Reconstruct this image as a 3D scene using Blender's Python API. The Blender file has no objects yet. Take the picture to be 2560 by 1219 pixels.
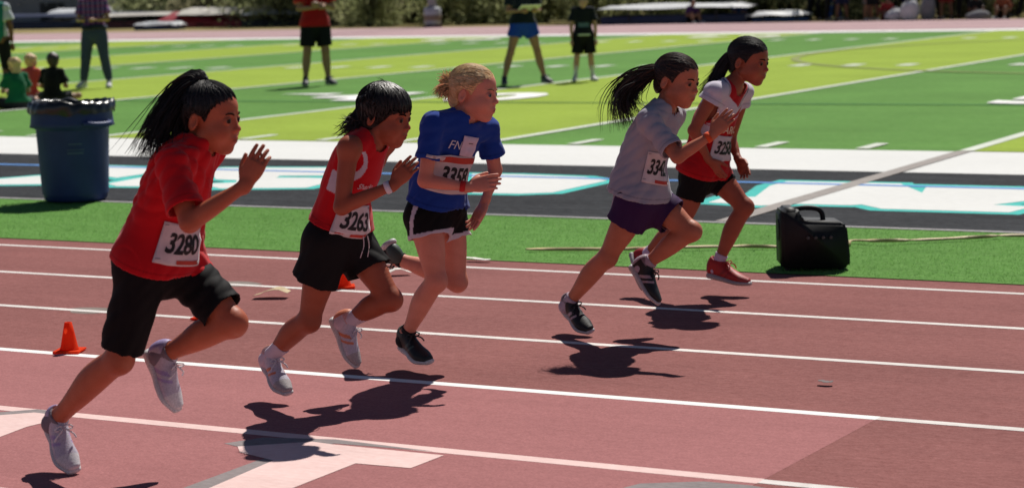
import bpy, bmesh, math, random
import numpy as np
import openvdb
from mathutils import Vector, Matrix, Euler
from mathutils.bvhtree import BVHTree

random.seed(7)
rng = np.random.default_rng(7)
sc = bpy.context.scene
COL = sc.collection

# ------------------------------------------------------------ camera, sky, sun, exposure
cam_d = bpy.data.cameras.new('camera')
cam = bpy.data.objects.new('camera', cam_d)
COL.objects.link(cam)
cam_d.sensor_width = 36.0
cam_d.lens = 36.0 * 5179.036 / 2560.0
cam_d.clip_end = 2000
CAM_H = 1.46648
cam.matrix_world = (Matrix.Translation((0, 0, CAM_H)) @ Matrix.Rotation(0.494360046, 4, 'Z')
                    @ Matrix.Rotation(math.pi / 2 - 0.12453482, 4, 'X') @ Matrix.Rotation(-0.02555457, 4, 'Z'))
cam_d.dof.use_dof = True
cam_d.dof.focus_distance = 7.7
cam_d.dof.aperture_fstop = 4.2
sc.camera = cam

SUN_EL = math.radians(52.5)
SUN_DIR = Vector((-0.10, 0.99, 0)).normalized() * math.cos(SUN_EL) + Vector((0, 0, math.sin(SUN_EL)))
world = bpy.data.worlds.new('World')
sc.world = world
world.use_nodes = True
wn = world.node_tree.nodes
sky = wn.new('ShaderNodeTexSky')
sky.sky_type = 'NISHITA'
sky.sun_disc = False
sky.altitude = 1500
sky.air_density = 0.8
sky.dust_density = 0.4
sky.sun_elevation = SUN_EL
sky.sun_rotation = math.atan2(SUN_DIR.x, SUN_DIR.y)
wn['Background'].inputs['Strength'].default_value = 0.05
world.node_tree.links.new(sky.outputs[0], wn['Background'].inputs[0])
sun_d = bpy.data.lights.new('sun', 'SUN')
sun_d.energy = 5.0
sun_d.angle = math.radians(0.53)
sun_d.color = (1.0, 0.955, 0.88)
sun = bpy.data.objects.new('sun', sun_d)
COL.objects.link(sun)
sun.rotation_euler = SUN_DIR.to_track_quat('Z', 'Y').to_euler()
sc.view_settings.view_transform = 'Standard'
sc.view_settings.look = 'None'
sc.view_settings.exposure = 0.0
sc.view_settings.gamma = 1.0
sc.view_settings.use_curve_mapping = False

POSES = {"g1": {"pel": [0.0, 0.0, 0.6684], "neck": [0.1438, 0.0, 1.0069], "hipL": [-0.0025, 0.0801, 0.6471], "hipR": [-0.0137, -0.0801, 0.6518], "shL": [0.1024, 0.1285, 0.9853], "shR": [0.157, -0.1285, 0.9621], "knL": [0.1875, 0.0904, 0.4738], "anL": [-0.0387, 0.0595, 0.3717], "elL": [-0.0738, 0.18, 0.7799], "wrL": [-0.0469, 0.1079, 0.6898], "fingerL": [-0.0075, 0.0667, 0.641], "toeL": [0.0043, 0.0595, 0.215], "heelL": [-0.0893, 0.0595, 0.3986], "knR": [-0.1053, -0.0904, 0.3759], "anR": [-0.3851, -0.0595, 0.1647], "elR": [0.2507, -0.18, 0.811], "wrR": [0.4009, -0.1079, 0.9161], "fingerR": [0.4531, -0.0667, 1.0399], "toeR": [-0.3825, -0.0464, 0.012], "heelR": [-0.5176, 0.0198, 0.1451], "pony": [[0.1704, 0.0297, 1.203], [0.1432, 0.0274, 1.209], [0.1133, 0.006, 1.1723], [0.0883, -0.0275, 1.1115], [0.0648, -0.0501, 1.0418], [0.0536, -0.0653, 0.9776]], "_up": [0.3911, 0.0, 0.9203], "_pf": [0.9177, -0.0758, -0.39], "_pl": [0.0697, 0.9971, -0.0296], "_sf": [0.8967, 0.225, -0.3811], "_sl": [-0.2071, 0.9744, 0.088], "hc": [0.1784, 0.0309, 1.0934], "root": [-3.8752, 4.9543, 0.0], "hR": [[0.1879, 0.9773, 0.0975], [-0.982, 0.1887, 0.0009], [-0.0176, -0.0959, 0.9952]], "hs": 0.964, "sc": 1.03}, "g2": {"pel": [0.0, 0.0, 0.5963], "neck": [0.1425, 0.0, 0.9524], "hipL": [-0.0019, 0.0754, 0.5762], "hipR": [-0.0125, -0.0754, 0.5804], "shL": [0.1255, 0.1241, 0.9226], "shR": [0.1342, -0.1241, 0.9191], "knL": [0.1512, 0.0851, 0.3681], "anL": [-0.0084, 0.056, 0.2891], "elL": [-0.0086, 0.1726, 0.7236], "wrL": [-0.0115, 0.1047, 0.6368], "fingerL": [0.0192, 0.0659, 0.5777], "toeL": [-0.0221, 0.056, 0.1253], "heelL": [-0.1105, 0.056, 0.2981], "knR": [-0.0849, -0.0851, 0.3069], "anR": [-0.2729, -0.056, 0.1637], "elR": [0.1267, -0.1726, 0.7236], "wrR": [0.2983, -0.1047, 0.7982], "fingerR": [0.3821, -0.0659, 0.9017], "toeR": [-0.2713, -0.0437, 0.012], "heelR": [-0.4157, 0.038, 0.1029], "pony": [[0.1513, 0.0027, 1.0108], [0.1162, -0.0083, 0.9862], [0.0923, -0.0235, 0.9703], [0.0681, -0.038, 0.96]], "_up": [0.3716, 0.0, 0.9284], "_pf": [0.9258, -0.0751, -0.3705], "_pl": [0.0697, 0.9972, -0.0279], "_sf": [0.9278, 0.0376, -0.3713], "_sl": [-0.0349, 0.9993, 0.014], "hc": [0.1844, 0.0325, 1.022], "root": [-3.9895, 6.1152, 0.0], "hR": [[0.0992, 0.9726, 0.2102], [-0.9948, 0.1017, -0.0008], [-0.0221, -0.209, 0.9777]], "hs": 0.967, "sc": 0.97}, "g3": {"pel": [0.0, 0.0, 0.6061], "neck": [0.1278, 0.0, 0.9658], "hipL": [-0.0013, 0.0793, 0.5849], "hipR": [-0.0124, -0.0793, 0.5889], "shL": [0.1644, 0.12, 0.915], "shR": [0.0674, -0.12, 0.9494], "knL": [0.0281, 0.0895, 0.3319], "anL": [-0.2258, 0.0589, 0.4149], "elL": [0.1661, 0.171, 0.7584], "wrL": [0.1561, 0.0996, 0.6416], "fingerL": [0.1234, 0.0588, 0.551], "toeL": [-0.3955, 0.1989, 0.4144], "heelL": [-0.2745, 0.0589, 0.4874], "knR": [0.04, -0.0895, 0.3572], "anR": [-0.1176, -0.0589, 0.1369], "elR": [0.0525, -0.171, 0.7467], "wrR": [0.2002, -0.0996, 0.7191], "fingerR": [0.2909, -0.0588, 0.7413], "toeR": [-0.0976, -0.0459, 0.012], "heelR": [-0.2671, 0.0498, 0.053], "pony": [[0.1178, 0.0007, 1.0941], [0.089, -0.004, 1.0898], [0.0732, -0.0131, 1.0858], [0.055, -0.0247, 1.0728], [0.0424, -0.0344, 1.0522]], "_up": [0.3349, 0.0, 0.9423], "_pf": [0.9397, -0.074, -0.334], "_pl": [0.0697, 0.9973, -0.0248], "_sf": [0.866, -0.3941, -0.3078], "_sl": [0.3713, 0.9191, -0.132], "hc": [0.1565, 0.0288, 1.0597], "root": [-3.993, 6.8078, 0.0], "hR": [[0.1611, 0.982, 0.099], [-0.9869, 0.1595, 0.0236], [0.0074, -0.1015, 0.9948]], "hs": 0.966, "sc": 1.02}, "g4": {"pel": [0.0, 0.0, 0.5712], "neck": [0.1005, 0.0, 0.9392], "hipL": [0.0002, 0.0778, 0.5504], "hipR": [-0.0107, -0.0778, 0.5534], "shL": [0.0912, 0.128, 0.9054], "shR": [0.0912, -0.128, 0.9054], "knL": [0.1755, 0.0878, 0.4335], "anL": [-0.0171, 0.0578, 0.2923], "elL": [-0.0184, 0.178, 0.7688], "wrL": [-0.0624, 0.108, 0.6561], "fingerL": [-0.064, 0.068, 0.5759], "toeL": [0.0465, 0.041, 0.1557], "heelL": [-0.0757, 0.0578, 0.3068], "knR": [-0.1281, -0.0878, 0.3369], "anR": [-0.3222, -0.0578, 0.135], "elR": [0.2359, -0.178, 0.7661], "wrR": [0.3597, -0.108, 0.852], "fingerR": [0.4529, -0.068, 0.9681], "toeR": [-0.2863, -0.045, 0.012], "heelR": [-0.4404, 0.0461, 0.0894], "pony": [[0.0868, 0.0053, 1.1088], [0.0472, 0.0055, 1.0991], [0.0007, -0.012, 1.0723], [-0.0409, -0.0412, 1.0247], [-0.0516, -0.0675, 0.9607], [-0.0273, -0.0766, 0.8845]], "_up": [0.2634, 0.0, 0.9647], "_pf": [0.9622, -0.0723, -0.2627], "_pl": [0.0697, 0.9974, -0.019], "_sf": [0.9647, -0.0, -0.2634], "_sl": [0.0, 1.0, -0.0], "hc": [0.1406, 0.0382, 1.056], "root": [-3.5632, 7.7644, 0.0], "hR": [[-0.0891, 0.9765, 0.1962], [-0.996, -0.0885, -0.012], [0.0057, -0.1965, 0.9805]], "hs": 0.972, "sc": 1.0}, "g5": {"pel": [0.0, 0.0, 0.5918], "neck": [0.1405, 0.0, 0.9772], "hipL": [-0.0014, 0.0762, 0.5714], "hipR": [-0.012, -0.0762, 0.5753], "shL": [0.1505, 0.1233, 0.9371], "shR": [0.107, -0.1233, 0.9529], "knL": [0.166, 0.086, 0.4119], "anL": [0.0382, 0.0566, 0.1478], "elL": [0.0631, 0.1723, 0.7261], "wrL": [0.1297, 0.1037, 0.6297], "fingerL": [0.1843, 0.0645, 0.5636], "toeL": [0.1902, 0.0441, 0.045], "heelL": [-0.0234, 0.0566, 0.0807], "knR": [-0.088, -0.086, 0.326], "anR": [-0.2832, -0.0566, 0.1835], "elR": [0.0245, -0.1723, 0.7868], "wrR": [0.0683, -0.1037, 0.6466], "fingerR": [0.1063, -0.0645, 0.5702], "toeR": [-0.2678, -0.15, 0.0453], "heelR": [-0.3535, -0.0566, 0.1884], "pony": [[0.1455, 0.0116, 1.1156], [0.1218, 0.0212, 1.1117], [0.092, 0.0107, 1.0702], [0.0626, -0.0015, 1.0158], [0.0281, -0.0156, 0.967], [0.0098, -0.03, 0.9347]], "_up": [0.3425, 0.0, 0.9395], "_pf": [0.9369, -0.0742, -0.3416], "_pl": [0.0697, 0.9972, -0.0254], "_sf": [0.9234, -0.1845, -0.3366], "_sl": [0.1733, 0.9828, -0.0632], "hc": [0.2052, 0.0504, 1.0868], "root": [-3.7511, 8.8542, 0.0], "hR": [[-0.0431, 0.9847, 0.1686], [-0.9991, -0.0419, -0.0105], [-0.0033, -0.1689, 0.9856]], "hs": 0.971, "sc": 0.98}}
GP = {"let_a": [[-11.493, 14.021], [-10.847, 13.968], [-10.648, 13.678], [-10.66, 13.111], [-10.809, 13.181]], "let_a2": [[-11.733, 12.658], [-11.599, 12.792], [-11.451, 13.105], [-10.921, 12.516], [-11.252, 12.405], [-11.407, 12.303]], "let_a3": [[-10.397, 12.673], [-10.465, 13.156], [-10.202, 13.183], [-9.758, 12.604], [-10.192, 12.531]], "let_b": [[-10.381, 13.957], [-10.31, 14.083], [-9.381, 14.283], [-9.014, 14.039], [-8.853, 13.728], [-9.393, 13.572], [-9.325, 13.418], [-9.096, 13.471], [-8.845, 13.462], [-8.68, 13.177], [-8.618, 12.788], [-9.243, 12.575], [-9.622, 12.826], [-9.412, 13.004], [-9.525, 13.172], [-9.737, 13.189]], "let_c": [[-7.925, 14.073], [-7.513, 14.098], [-6.926, 14.034], [-6.631, 13.816], [-6.633, 13.3], [-6.63, 12.926], [-6.822, 12.794], [-7.189, 12.759]], "let_m": [[-5.307, 14.064], [-4.472, 14.083], [-4.143, 13.519], [-4.251, 13.991], [-3.415, 13.997], [-3.3, 13.317], [-3.498, 12.922], [-3.24, 12.871], [-3.294, 12.534], [-4.1, 12.524], [-4.304, 12.734], [-4.356, 12.672], [-4.692, 12.657], [-4.908, 12.501], [-5.134, 12.565], [-5.311, 12.595], [-5.33, 12.926], [-5.138, 13.002], [-5.315, 13.735]], "num_t": [[-3.931, 5.379], [-3.741, 5.531], [-3.651, 5.522], [-3.239, 5.521], [-3.247, 5.331], [-3.441, 5.321], [-3.444, 4.791], [-3.663, 4.7], [-3.706, 5.256], [-3.875, 5.314]], "num_t_shadow": [[-4.001, 5.402], [-3.93, 5.527], [-3.688, 5.59], [-3.297, 5.558], [-3.661, 5.537], [-3.754, 5.237], [-3.752, 4.704], [-3.663, 4.7], [-3.706, 5.256], [-3.875, 5.314], [-3.931, 5.379]], "num_left": [[-5.107, 5.401], [-4.943, 5.56], [-4.778, 5.551], [-4.802, 5.358], [-4.777, 5.198], [-4.758, 5.024]], "num_right": [[-2.546, 5.323], [-2.514, 5.42], [-2.35, 5.514], [-2.202, 5.521], [-2.091, 5.489], [-2.052, 5.203], [-2.397, 5.06]], "zone_edge": [[-2.159, 6.53], [-2.202, 5.49]]}

# ------------------------------------------------------------ materials
class NT:
    def __init__(self, name, rough=0.7, spec=0.3):
        self.m = bpy.data.materials.new(name)
        self.m.use_nodes = True
        self.n = self.m.node_tree.nodes
        self.l = self.m.node_tree.links
        self.b = self.n['Principled BSDF']
        self.b.inputs['Roughness'].default_value = rough
        self.b.inputs['Specular IOR Level'].default_value = spec
    def node(self, t, **kw):
        x = self.n.new(t)
        for k, v in kw.items():
            if k in x.inputs: x.inputs[k].default_value = v
            else: setattr(x, k, v)
        return x
    def link(self, a, b): self.l.new(a, b)
    def coord(self, kind='Object', scale=(1, 1, 1), rot=(0, 0, 0)):
        t = self.node('ShaderNodeTexCoord')
        mp = self.node('ShaderNodeMapping')
        mp.inputs['Scale'].default_value = scale
        mp.inputs['Rotation'].default_value = rot
        self.link(t.outputs[kind], mp.inputs[0])
        return mp.outputs[0]
    def noise(self, co, scale, detail=4, rough=0.55):
        x = self.node('ShaderNodeTexNoise')
        x.inputs['Scale'].default_value = scale
        x.inputs['Detail'].default_value = detail
        x.inputs['Roughness'].default_value = rough
        if co is not None: self.link(co, x.inputs['Vector'])
        return x.outputs['Fac']
    def ramp(self, fac, stops):
        r = self.node('ShaderNodeValToRGB')
        e = r.color_ramp.elements
        while len(e) < len(stops): e.new(0.5)
        for el, (p, c) in zip(e, stops):
            el.position = p
            el.color = (c[0], c[1], c[2], 1)
        self.link(fac, r.inputs[0])
        return r.outputs[0]
    def mix(self, a, b, fac, blend='MIX'):
        x = self.node('ShaderNodeMix', data_type='RGBA', blend_type=blend)
        for sock, v in ((x.inputs[0], fac), (x.inputs[6], a), (x.inputs[7], b)):
            if hasattr(v, 'is_output'): self.link(v, sock)
            elif isinstance(v, (int, float)): sock.default_value = v
            else: sock.default_value = (v[0], v[1], v[2], 1)
        return x.outputs[2]
    def color(self, c):
        if hasattr(c, 'is_output'): self.link(c, self.b.inputs['Base Color'])
        else: self.b.inputs['Base Color'].default_value = (c[0], c[1], c[2], 1)
    def bump(self, h, strength=0.3, dist=0.01):
        x = self.node('ShaderNodeBump')
        x.inputs['Strength'].default_value = strength
        x.inputs['Distance'].default_value = dist
        self.link(h, x.inputs['Height'])
        self.link(x.outputs[0], self.b.inputs['Normal'])

def speckle(name, c1, c2, scale, rough=0.95, big=0.25, bigscale=0.7, stretch=(1, 1, 1), bump=0.3, bdist=0.004, spec=0.06, fine=None, streak=0.0):
    """two-tone grainy surface with broad wear"""
    t = NT(name, max(rough, .9), min(spec, .04))
    co = t.coord('Object', stretch)
    f = t.noise(co, scale, 5, 0.7)
    col = t.ramp(f, [(0.32, c1), (0.68, c2)])
    if fine:
        v = t.noise(co, fine, 2, 0.6)
        col = t.mix(col, t.ramp(v, [(0.35, (0.78,) * 3), (0.65, (1.12,) * 3)]), 0.8, 'MULTIPLY')
    g = t.noise(t.coord('Object'), bigscale, 5, 0.6)
    col = t.mix(col, t.ramp(g, [(0.3, (1 - big,) * 3), (0.7, (1 + big,) * 3)]), 1.0, 'MULTIPLY')
    if streak:
        k = t.noise(t.coord('Object', (.05, 1, 1)), 7, 5, .65)
        col = t.mix(col, t.ramp(k, [(0.3, (1 - streak,) * 3), (0.72, (1 + streak,) * 3)]), 1.0, 'MULTIPLY')
        k2 = t.noise(t.coord('Object', (.35, 1, 1)), 2.3, 6, .75)
        col = t.mix(col, t.ramp(k2, [(0.28, (1 - streak * 1.6,) * 3), (0.42, (1, 1, 1))]), 1.0, 'MULTIPLY')
    t.color(col)
    if bump: t.bump(f, bump, bdist)
    return t.m

def plain(name, c, rough=0.6, spec=0.4, var=0.12, scale=30, bump=0.0):
    t = NT(name, rough, spec)
    f = t.noise(t.coord('Object'), scale, 4)
    lo = tuple(x * (1 - var) for x in c)
    hi = tuple(min(1, x * (1 + var)) for x in c)
    t.color(t.ramp(f, [(0.3, lo), (0.7, hi)]))
    if bump: t.bump(f, bump, 0.002)
    return t.m

def tinted(name, rough=0.6, spec=0.3, scale=120, var=0.1, bump=0.12, sheen=0.0, sss=0.0, bdist=0.002):
    t = NT(name, rough, spec)
    a = t.node('ShaderNodeAttribute', attribute_name='tint')
    f = t.noise(t.coord('Object'), scale, 3)
    t.color(t.mix(a.outputs['Color'], t.ramp(f, [(0.3, (1 - var,) * 3), (0.7, (1 + var,) * 3)]), 1.0, 'MULTIPLY'))
    if bump: t.bump(f, bump, bdist)
    if sheen: t.b.inputs['Sheen Weight'].default_value = sheen
    if sss:
        t.b.inputs['Subsurface Weight'].default_value = sss
        t.b.inputs['Subsurface Radius'].default_value = (1.0, 0.35, 0.2)
        t.b.inputs['Subsurface Scale'].default_value = 0.006
    return t.m

M = {}
M['skin'] = tinted('skin', 0.46, 0.26, 300, 0.08, 0.12, sss=.14)
M['cloth'] = tinted('jersey_cloth', 0.9, 0.08, 700, 0.10, 0.12, sheen=0.15)
M['sport'] = tinted('smooth_sport_cloth', 0.75, 0.14, 600, 0.08, 0.1)
M['shoe'] = tinted('shoe_mesh', 0.5, 0.4, 260, 0.22, 0.25)
M['track'] = speckle('track_rubber', (0.225, 0.088, 0.082), (0.305, 0.132, 0.124), 46, 0.86, 0.10, 1.1, (0.5, 1, 1), 0.5, 0.004, fine=190, streak=.07)
M['track_light'] = speckle('track_rubber_faded', (0.33, 0.138, 0.138), (0.4, 0.172, 0.172), 46, 0.86, 0.06, 1.1, (0.5, 1, 1), 0.4, 0.003, fine=190, streak=.045)
M['far_track'] = speckle('far_track_rubber', (0.4, 0.27, 0.28), (0.47, 0.33, 0.345), 6, 0.8, 0.08, 0.2, (0.2, 1, 1), 0.0)
M['line'] = speckle('white_line_paint', (0.62, 0.56, 0.53), (0.78, 0.74, 0.71), 60, 0.6, 0.10, 3.0, (0.4, 1, 1), 0.2, 0.002, streak=.09)
M['line_bright'] = speckle('fresh_white_paint', (0.80, 0.79, 0.77), (0.88, 0.87, 0.85), 60, 0.55, 0.03, 3.0, (0.4, 1, 1), 0.2, 0.002)
M['numeral'] = speckle('pale_pink_paint', (0.72, 0.50, 0.47), (0.80, 0.60, 0.57), 60, 0.6, 0.05, 2.0, (0.4, 1, 1), 0.2, 0.002, streak=.05)
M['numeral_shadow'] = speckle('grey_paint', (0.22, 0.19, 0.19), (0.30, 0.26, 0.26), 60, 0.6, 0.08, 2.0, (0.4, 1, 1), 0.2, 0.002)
M['turf_green'] = speckle('green_turf', (0.095, 0.225, 0.048), (0.15, 0.295, 0.08), 30, 0.75, 0.11, 0.5, (0.35, 1, 1), 0.12, 0.004, fine=140, streak=.09)
M['turf_lime'] = speckle('lime_turf', (0.265, 0.37, 0.045), (0.325, 0.43, 0.075), 30, 0.75, 0.09, 0.5, (0.35, 1, 1), 0.12, 0.004, fine=140, streak=.07)
M['turf_black'] = speckle('black_turf', (0.022, 0.023, 0.026), (0.066, 0.068, 0.073), 55, 0.6, 0.15, 1.5, (0.25, 1, 1), 0.2, 0.004, spec=0.15, fine=220, streak=.22)
M['turf_white'] = speckle('white_turf', (0.66, 0.66, 0.64), (0.74, 0.74, 0.72), 40, 0.75, 0.03, 0.9, (0.35, 1, 1), 0.4, 0.008, fine=None)
M['turf_line'] = speckle('white_turf_line', (0.56, 0.60, 0.52), (0.70, 0.73, 0.64), 40, 0.75, 0.08, 0.8, (0.35, 1, 1), 0.3, 0.006)
M['turf_grey'] = speckle('worn_grey_line', (0.29, 0.26, 0.24), (0.40, 0.37, 0.35), 40, 0.75, 0.08, 0.8, (0.35, 1, 1), 0.3, 0.006)
M['turf_teal'] = speckle('teal_turf', (0.06, 0.44, 0.40), (0.12, 0.55, 0.50), 40, 0.75, 0.08, 0.8, (0.35, 1, 1), 0.3, 0.006)
M['turf_blue'] = speckle('blue_turf', (0.10, 0.24, 0.55), (0.16, 0.33, 0.66), 40, 0.75, 0.08, 0.8, (0.35, 1, 1), 0.3, 0.006)
M['turf_dark'] = speckle('dark_teal_turf', (0.03, 0.12, 0.05), (0.05, 0.17, 0.08), 40, 0.75, 0.08, 0.8, (0.35, 1, 1), 0.3, 0.006)
M['dry_grass'] = speckle('dry_grass', (0.20, 0.16, 0.07), (0.34, 0.28, 0.13), 9, 0.9, 0.25, 0.25, (1, 1, 1), 0.6, 0.03)
M['curb'] = speckle('concrete_kerb', (0.25, 0.24, 0.24), (0.36, 0.35, 0.35), 25, 0.85, 0.1, 1.0)

# ------------------------------------------------------------ object helpers
def tag(o, label=None, cat=None, group=None, kind=None):
    if label: o['label'] = label
    if cat: o['category'] = cat
    if group: o['group'] = group
    if kind: o['kind'] = kind
    return o

def link(name, data, parent=None, mat=None):
    o = bpy.data.objects.new(name, data)
    COL.objects.link(o)
    if parent is not None: o.parent = parent
    if mat is not None and data is not None and not data.materials:
        data.materials.append(mat)
    return o

def empty(name, loc, rz=0.0):
    o = link(name, None)
    o.location = loc
    o.rotation_euler = (0, 0, rz)
    return o

def mesh_np(name, P, F=None, tris=None, tint=None, smooth=True, mat=None):
    """mesh from numpy: F quads (n,4), tris (m,3)"""
    me = bpy.data.meshes.new(name)
    P = np.asarray(P, np.float32)
    q = np.zeros((0, 4), np.int32) if F is None else np.asarray(F, np.int32).reshape(-1, 4)
    t = np.zeros((0, 3), np.int32) if tris is None else np.asarray(tris, np.int32).reshape(-1, 3)
    me.vertices.add(len(P))
    me.vertices.foreach_set('co', P.ravel())
    nl = q.size + t.size
    me.loops.add(nl)
    me.loops.foreach_set('vertex_index', np.concatenate([q.ravel(), t.ravel()]).astype(np.int32))
    me.polygons.add(len(q) + len(t))
    st = np.concatenate([np.arange(len(q)) * 4, q.size + np.arange(len(t)) * 3]).astype(np.int32)
    me.polygons.foreach_set('loop_start', st)
    me.polygons.foreach_set('use_smooth', np.full(len(st), smooth, bool))
    me.update(calc_edges=True)
    me.validate()
    if tint is not None:
        a = me.attributes.new('tint', 'FLOAT_COLOR', 'POINT')
        c = np.ones((len(P), 4), np.float32)
        c[:, :3] = tint
        a.data.foreach_set('color', c.ravel())
    if mat is not None: me.materials.append(mat)
    return me

def sheet(name, pts, z, mat, parent=None, kind='structure'):
    """flat polygon laid on the ground"""
    bm = bmesh.new()
    vs = [bm.verts.new((x, y, z)) for x, y in pts]
    f = bm.faces.new(vs)
    if f.normal.z < 0 or True:
        bm.normal_update()
        if f.normal.z < 0: f.normal_flip()
    bmesh.ops.triangulate(bm, faces=bm.faces[:])
    me = bpy.data.meshes.new(name)
    bm.to_mesh(me)
    bm.free()
    me.materials.append(mat)
    o = link(name, me, parent)
    if kind and parent is None: o['kind'] = kind
    return o

def rect(name, x0, x1, y0, y1, z, mat, parent=None, kind='structure'):
    return sheet(name, [(x0, y0), (x1, y0), (x1, y1), (x0, y1)], z, mat, parent, kind)

def bm_obj(name, bm, mat, parent=None, smooth=False):
    me = bpy.data.meshes.new(name)
    if smooth:
        for f in bm.faces: f.smooth = True
    bm.normal_update()
    bm.to_mesh(me)
    bm.free()
    me.materials.append(mat)
    return link(name, me, parent)

def box_bm(bm, c, s, rz=0.0, bevel=0.0, taper=None):
    r = bmesh.ops.create_cube(bm, size=1.0)
    vs = r['verts']
    for v in vs:
        k = 1.0
        if taper and v.co.z > 0: k = taper
        v.co = Vector((v.co.x * s[0] * k, v.co.y * s[1] * k, v.co.z * s[2]))
    if bevel:
        es = list({e for v in vs for e in v.link_edges})
        bmesh.ops.bevel(bm, geom=es, offset=bevel, segments=2, affect='EDGES', profile=0.6)
        vs = [v for v in bm.verts if v.is_valid and v.tag is False]
    new = [v for v in bm.verts if not v.tag]
    mt = Matrix.Translation(c) @ Matrix.Rotation(rz, 4, 'Z')
    for v in new:
        v.co = mt @ v.co
        v.tag = True

def lathe_bm(bm, prof, n=32, c=(0, 0, 0), cap_top=False, cap_bot=True):
    rows = []
    for r, z in prof:
        rows.append([bm.verts.new((c[0] + r * math.cos(2 * math.pi * i / n), c[1] + r * math.sin(2 * math.pi * i / n), c[2] + z)) for i in range(n)])
    for a, b in zip(rows[:-1], rows[1:]):
        for i in range(n):
            bm.faces.new((a[i], a[(i + 1) % n], b[(i + 1) % n], b[i]))
    if cap_bot: bm.faces.new(list(reversed(rows[0])))
    if cap_top: bm.faces.new(rows[-1])

def tubes_np(paths, radii, sides=3):
    """many tapered tubes -> points, quads. paths (n,m,3), radii (n,m) or (m,)"""
    paths = np.asarray(paths, np.float32)
    n, m, _ = paths.shape
    radii = np.broadcast_to(np.asarray(radii, np.float32), (n, m))
    tan = np.gradient(paths, axis=1)
    tan /= np.linalg.norm(tan, axis=2, keepdims=True) + 1e-9
    ref = np.zeros_like(tan)
    ref[..., 2] = 1
    par = np.abs(tan[..., 2]) > 0.95
    ref[par] = (1, 0, 0)
    u = np.cross(tan, ref)
    u /= np.linalg.norm(u, axis=2, keepdims=True) + 1e-9
    v = np.cross(tan, u)
    ang = np.arange(sides) * 2 * np.pi / sides
    P = (paths[:, :, None, :] + radii[:, :, None, None] * (np.cos(ang)[None, None, :, None] * u[:, :, None, :] + np.sin(ang)[None, None, :, None] * v[:, :, None, :]))
    idx = np.arange(n * m * sides).reshape(n, m, sides)
    a = idx[:, :-1, :]
    b = idx[:, 1:, :]
    a2 = np.roll(a, -1, axis=2)
    b2 = np.roll(b, -1, axis=2)
    Q = np.stack([a, a2, b2, b], -1).reshape(-1, 4)
    return P.reshape(-1, 3), Q

def catmull(P, m):
    """resample a polyline smoothly to m points"""
    P = np.asarray(P, float)
    n = len(P)
    E = np.concatenate([(2 * P[0] - P[1])[None], P, (2 * P[-1] - P[-2])[None]])
    t = np.linspace(0, n - 1 - 1e-9, m)
    i = np.floor(t).astype(int)
    f = (t - i)[:, None] if P.ndim > 1 else (t - i)
    p0, p1, p2, p3 = E[i], E[i + 1], E[i + 2], E[i + 3]
    return 0.5 * (2 * p1 + (p2 - p0) * f + (2 * p0 - 5 * p1 + 4 * p2 - p3) * f ** 2 + (3 * p1 - p0 - 3 * p2 + p3) * f ** 3)

def unit(v):
    v = np.asarray(v, float)
    return v / (np.linalg.norm(v) + 1e-12)

# ------------------------------------------------------------ signed distance modelling
def smin(a, b, k):
    if k <= 0: return np.minimum(a, b)
    h = np.clip(0.5 + 0.5 * (b - a) / k, 0, 1)
    return b + (a - b) * h - k * h * (1 - h)

class Vol:
    def __init__(s, lo, hi, h):
        s.h = h
        s.lo = np.asarray(lo, float) - 3 * h
        s.n = np.ceil((np.asarray(hi, float) + 3 * h - s.lo) / h).astype(int) + 1
        s.D = np.full(tuple(s.n), 0.05, np.float32)
    def win(s, lo, hi):
        a = np.clip(np.floor((np.asarray(lo) - s.lo) / s.h).astype(int), 0, s.n)
        b = np.clip(np.ceil((np.asarray(hi) - s.lo) / s.h).astype(int) + 1, 0, s.n)
        if np.any(b <= a): return None, None
        sl = tuple(slice(x, y) for x, y in zip(a, b))
        X = [(s.lo[i] + s.h * np.arange(a[i], b[i])).astype(np.float32) for i in range(3)]
        return sl, (X[0][:, None, None], X[1][None, :, None], X[2][None, None, :])
    def add(s, prim, k=0.0, grow=0.0):
        fn, lo, hi = prim
        m = k + grow + 2 * s.h
        sl, X = s.win(np.asarray(lo) - m, np.asarray(hi) + m)
        if sl is None: return
        s.D[sl] = smin(s.D[sl], fn(*X).astype(np.float32) - grow, k)
    def cut(s, prim, k=0.0):
        fn, lo, hi = prim
        m = k + 2 * s.h
        sl, X = s.win(np.asarray(lo) - m, np.asarray(hi) + m)
        if sl is None: return
        s.D[sl] = -smin(-s.D[sl], fn(*X).astype(np.float32), k)
    def field(s, fn):
        X = [(s.lo[i] + s.h * np.arange(s.n[i])).astype(np.float32) for i in range(3)]
        return fn(X[0][:, None, None], X[1][None, :, None], X[2][None, None, :])
    def mesh(s):
        g = openvdb.FloatGrid(0.02)
        g.copyFromArray(np.clip(s.D, -0.02, 0.02))
        r = g.convertToPolygons(0.0, 0.0)
        P = np.asarray(r[0], np.float32) * s.h + s.lo.astype(np.float32)
        if len(r) == 3: T, Q = np.asarray(r[1]).reshape(-1, 3), np.asarray(r[2]).reshape(-1, 4)
        else: T, Q = np.zeros((0, 3), int), np.asarray(r[1]).reshape(-1, 4)
        return P, Q[:, ::-1].copy(), T[:, ::-1].copy()

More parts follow.
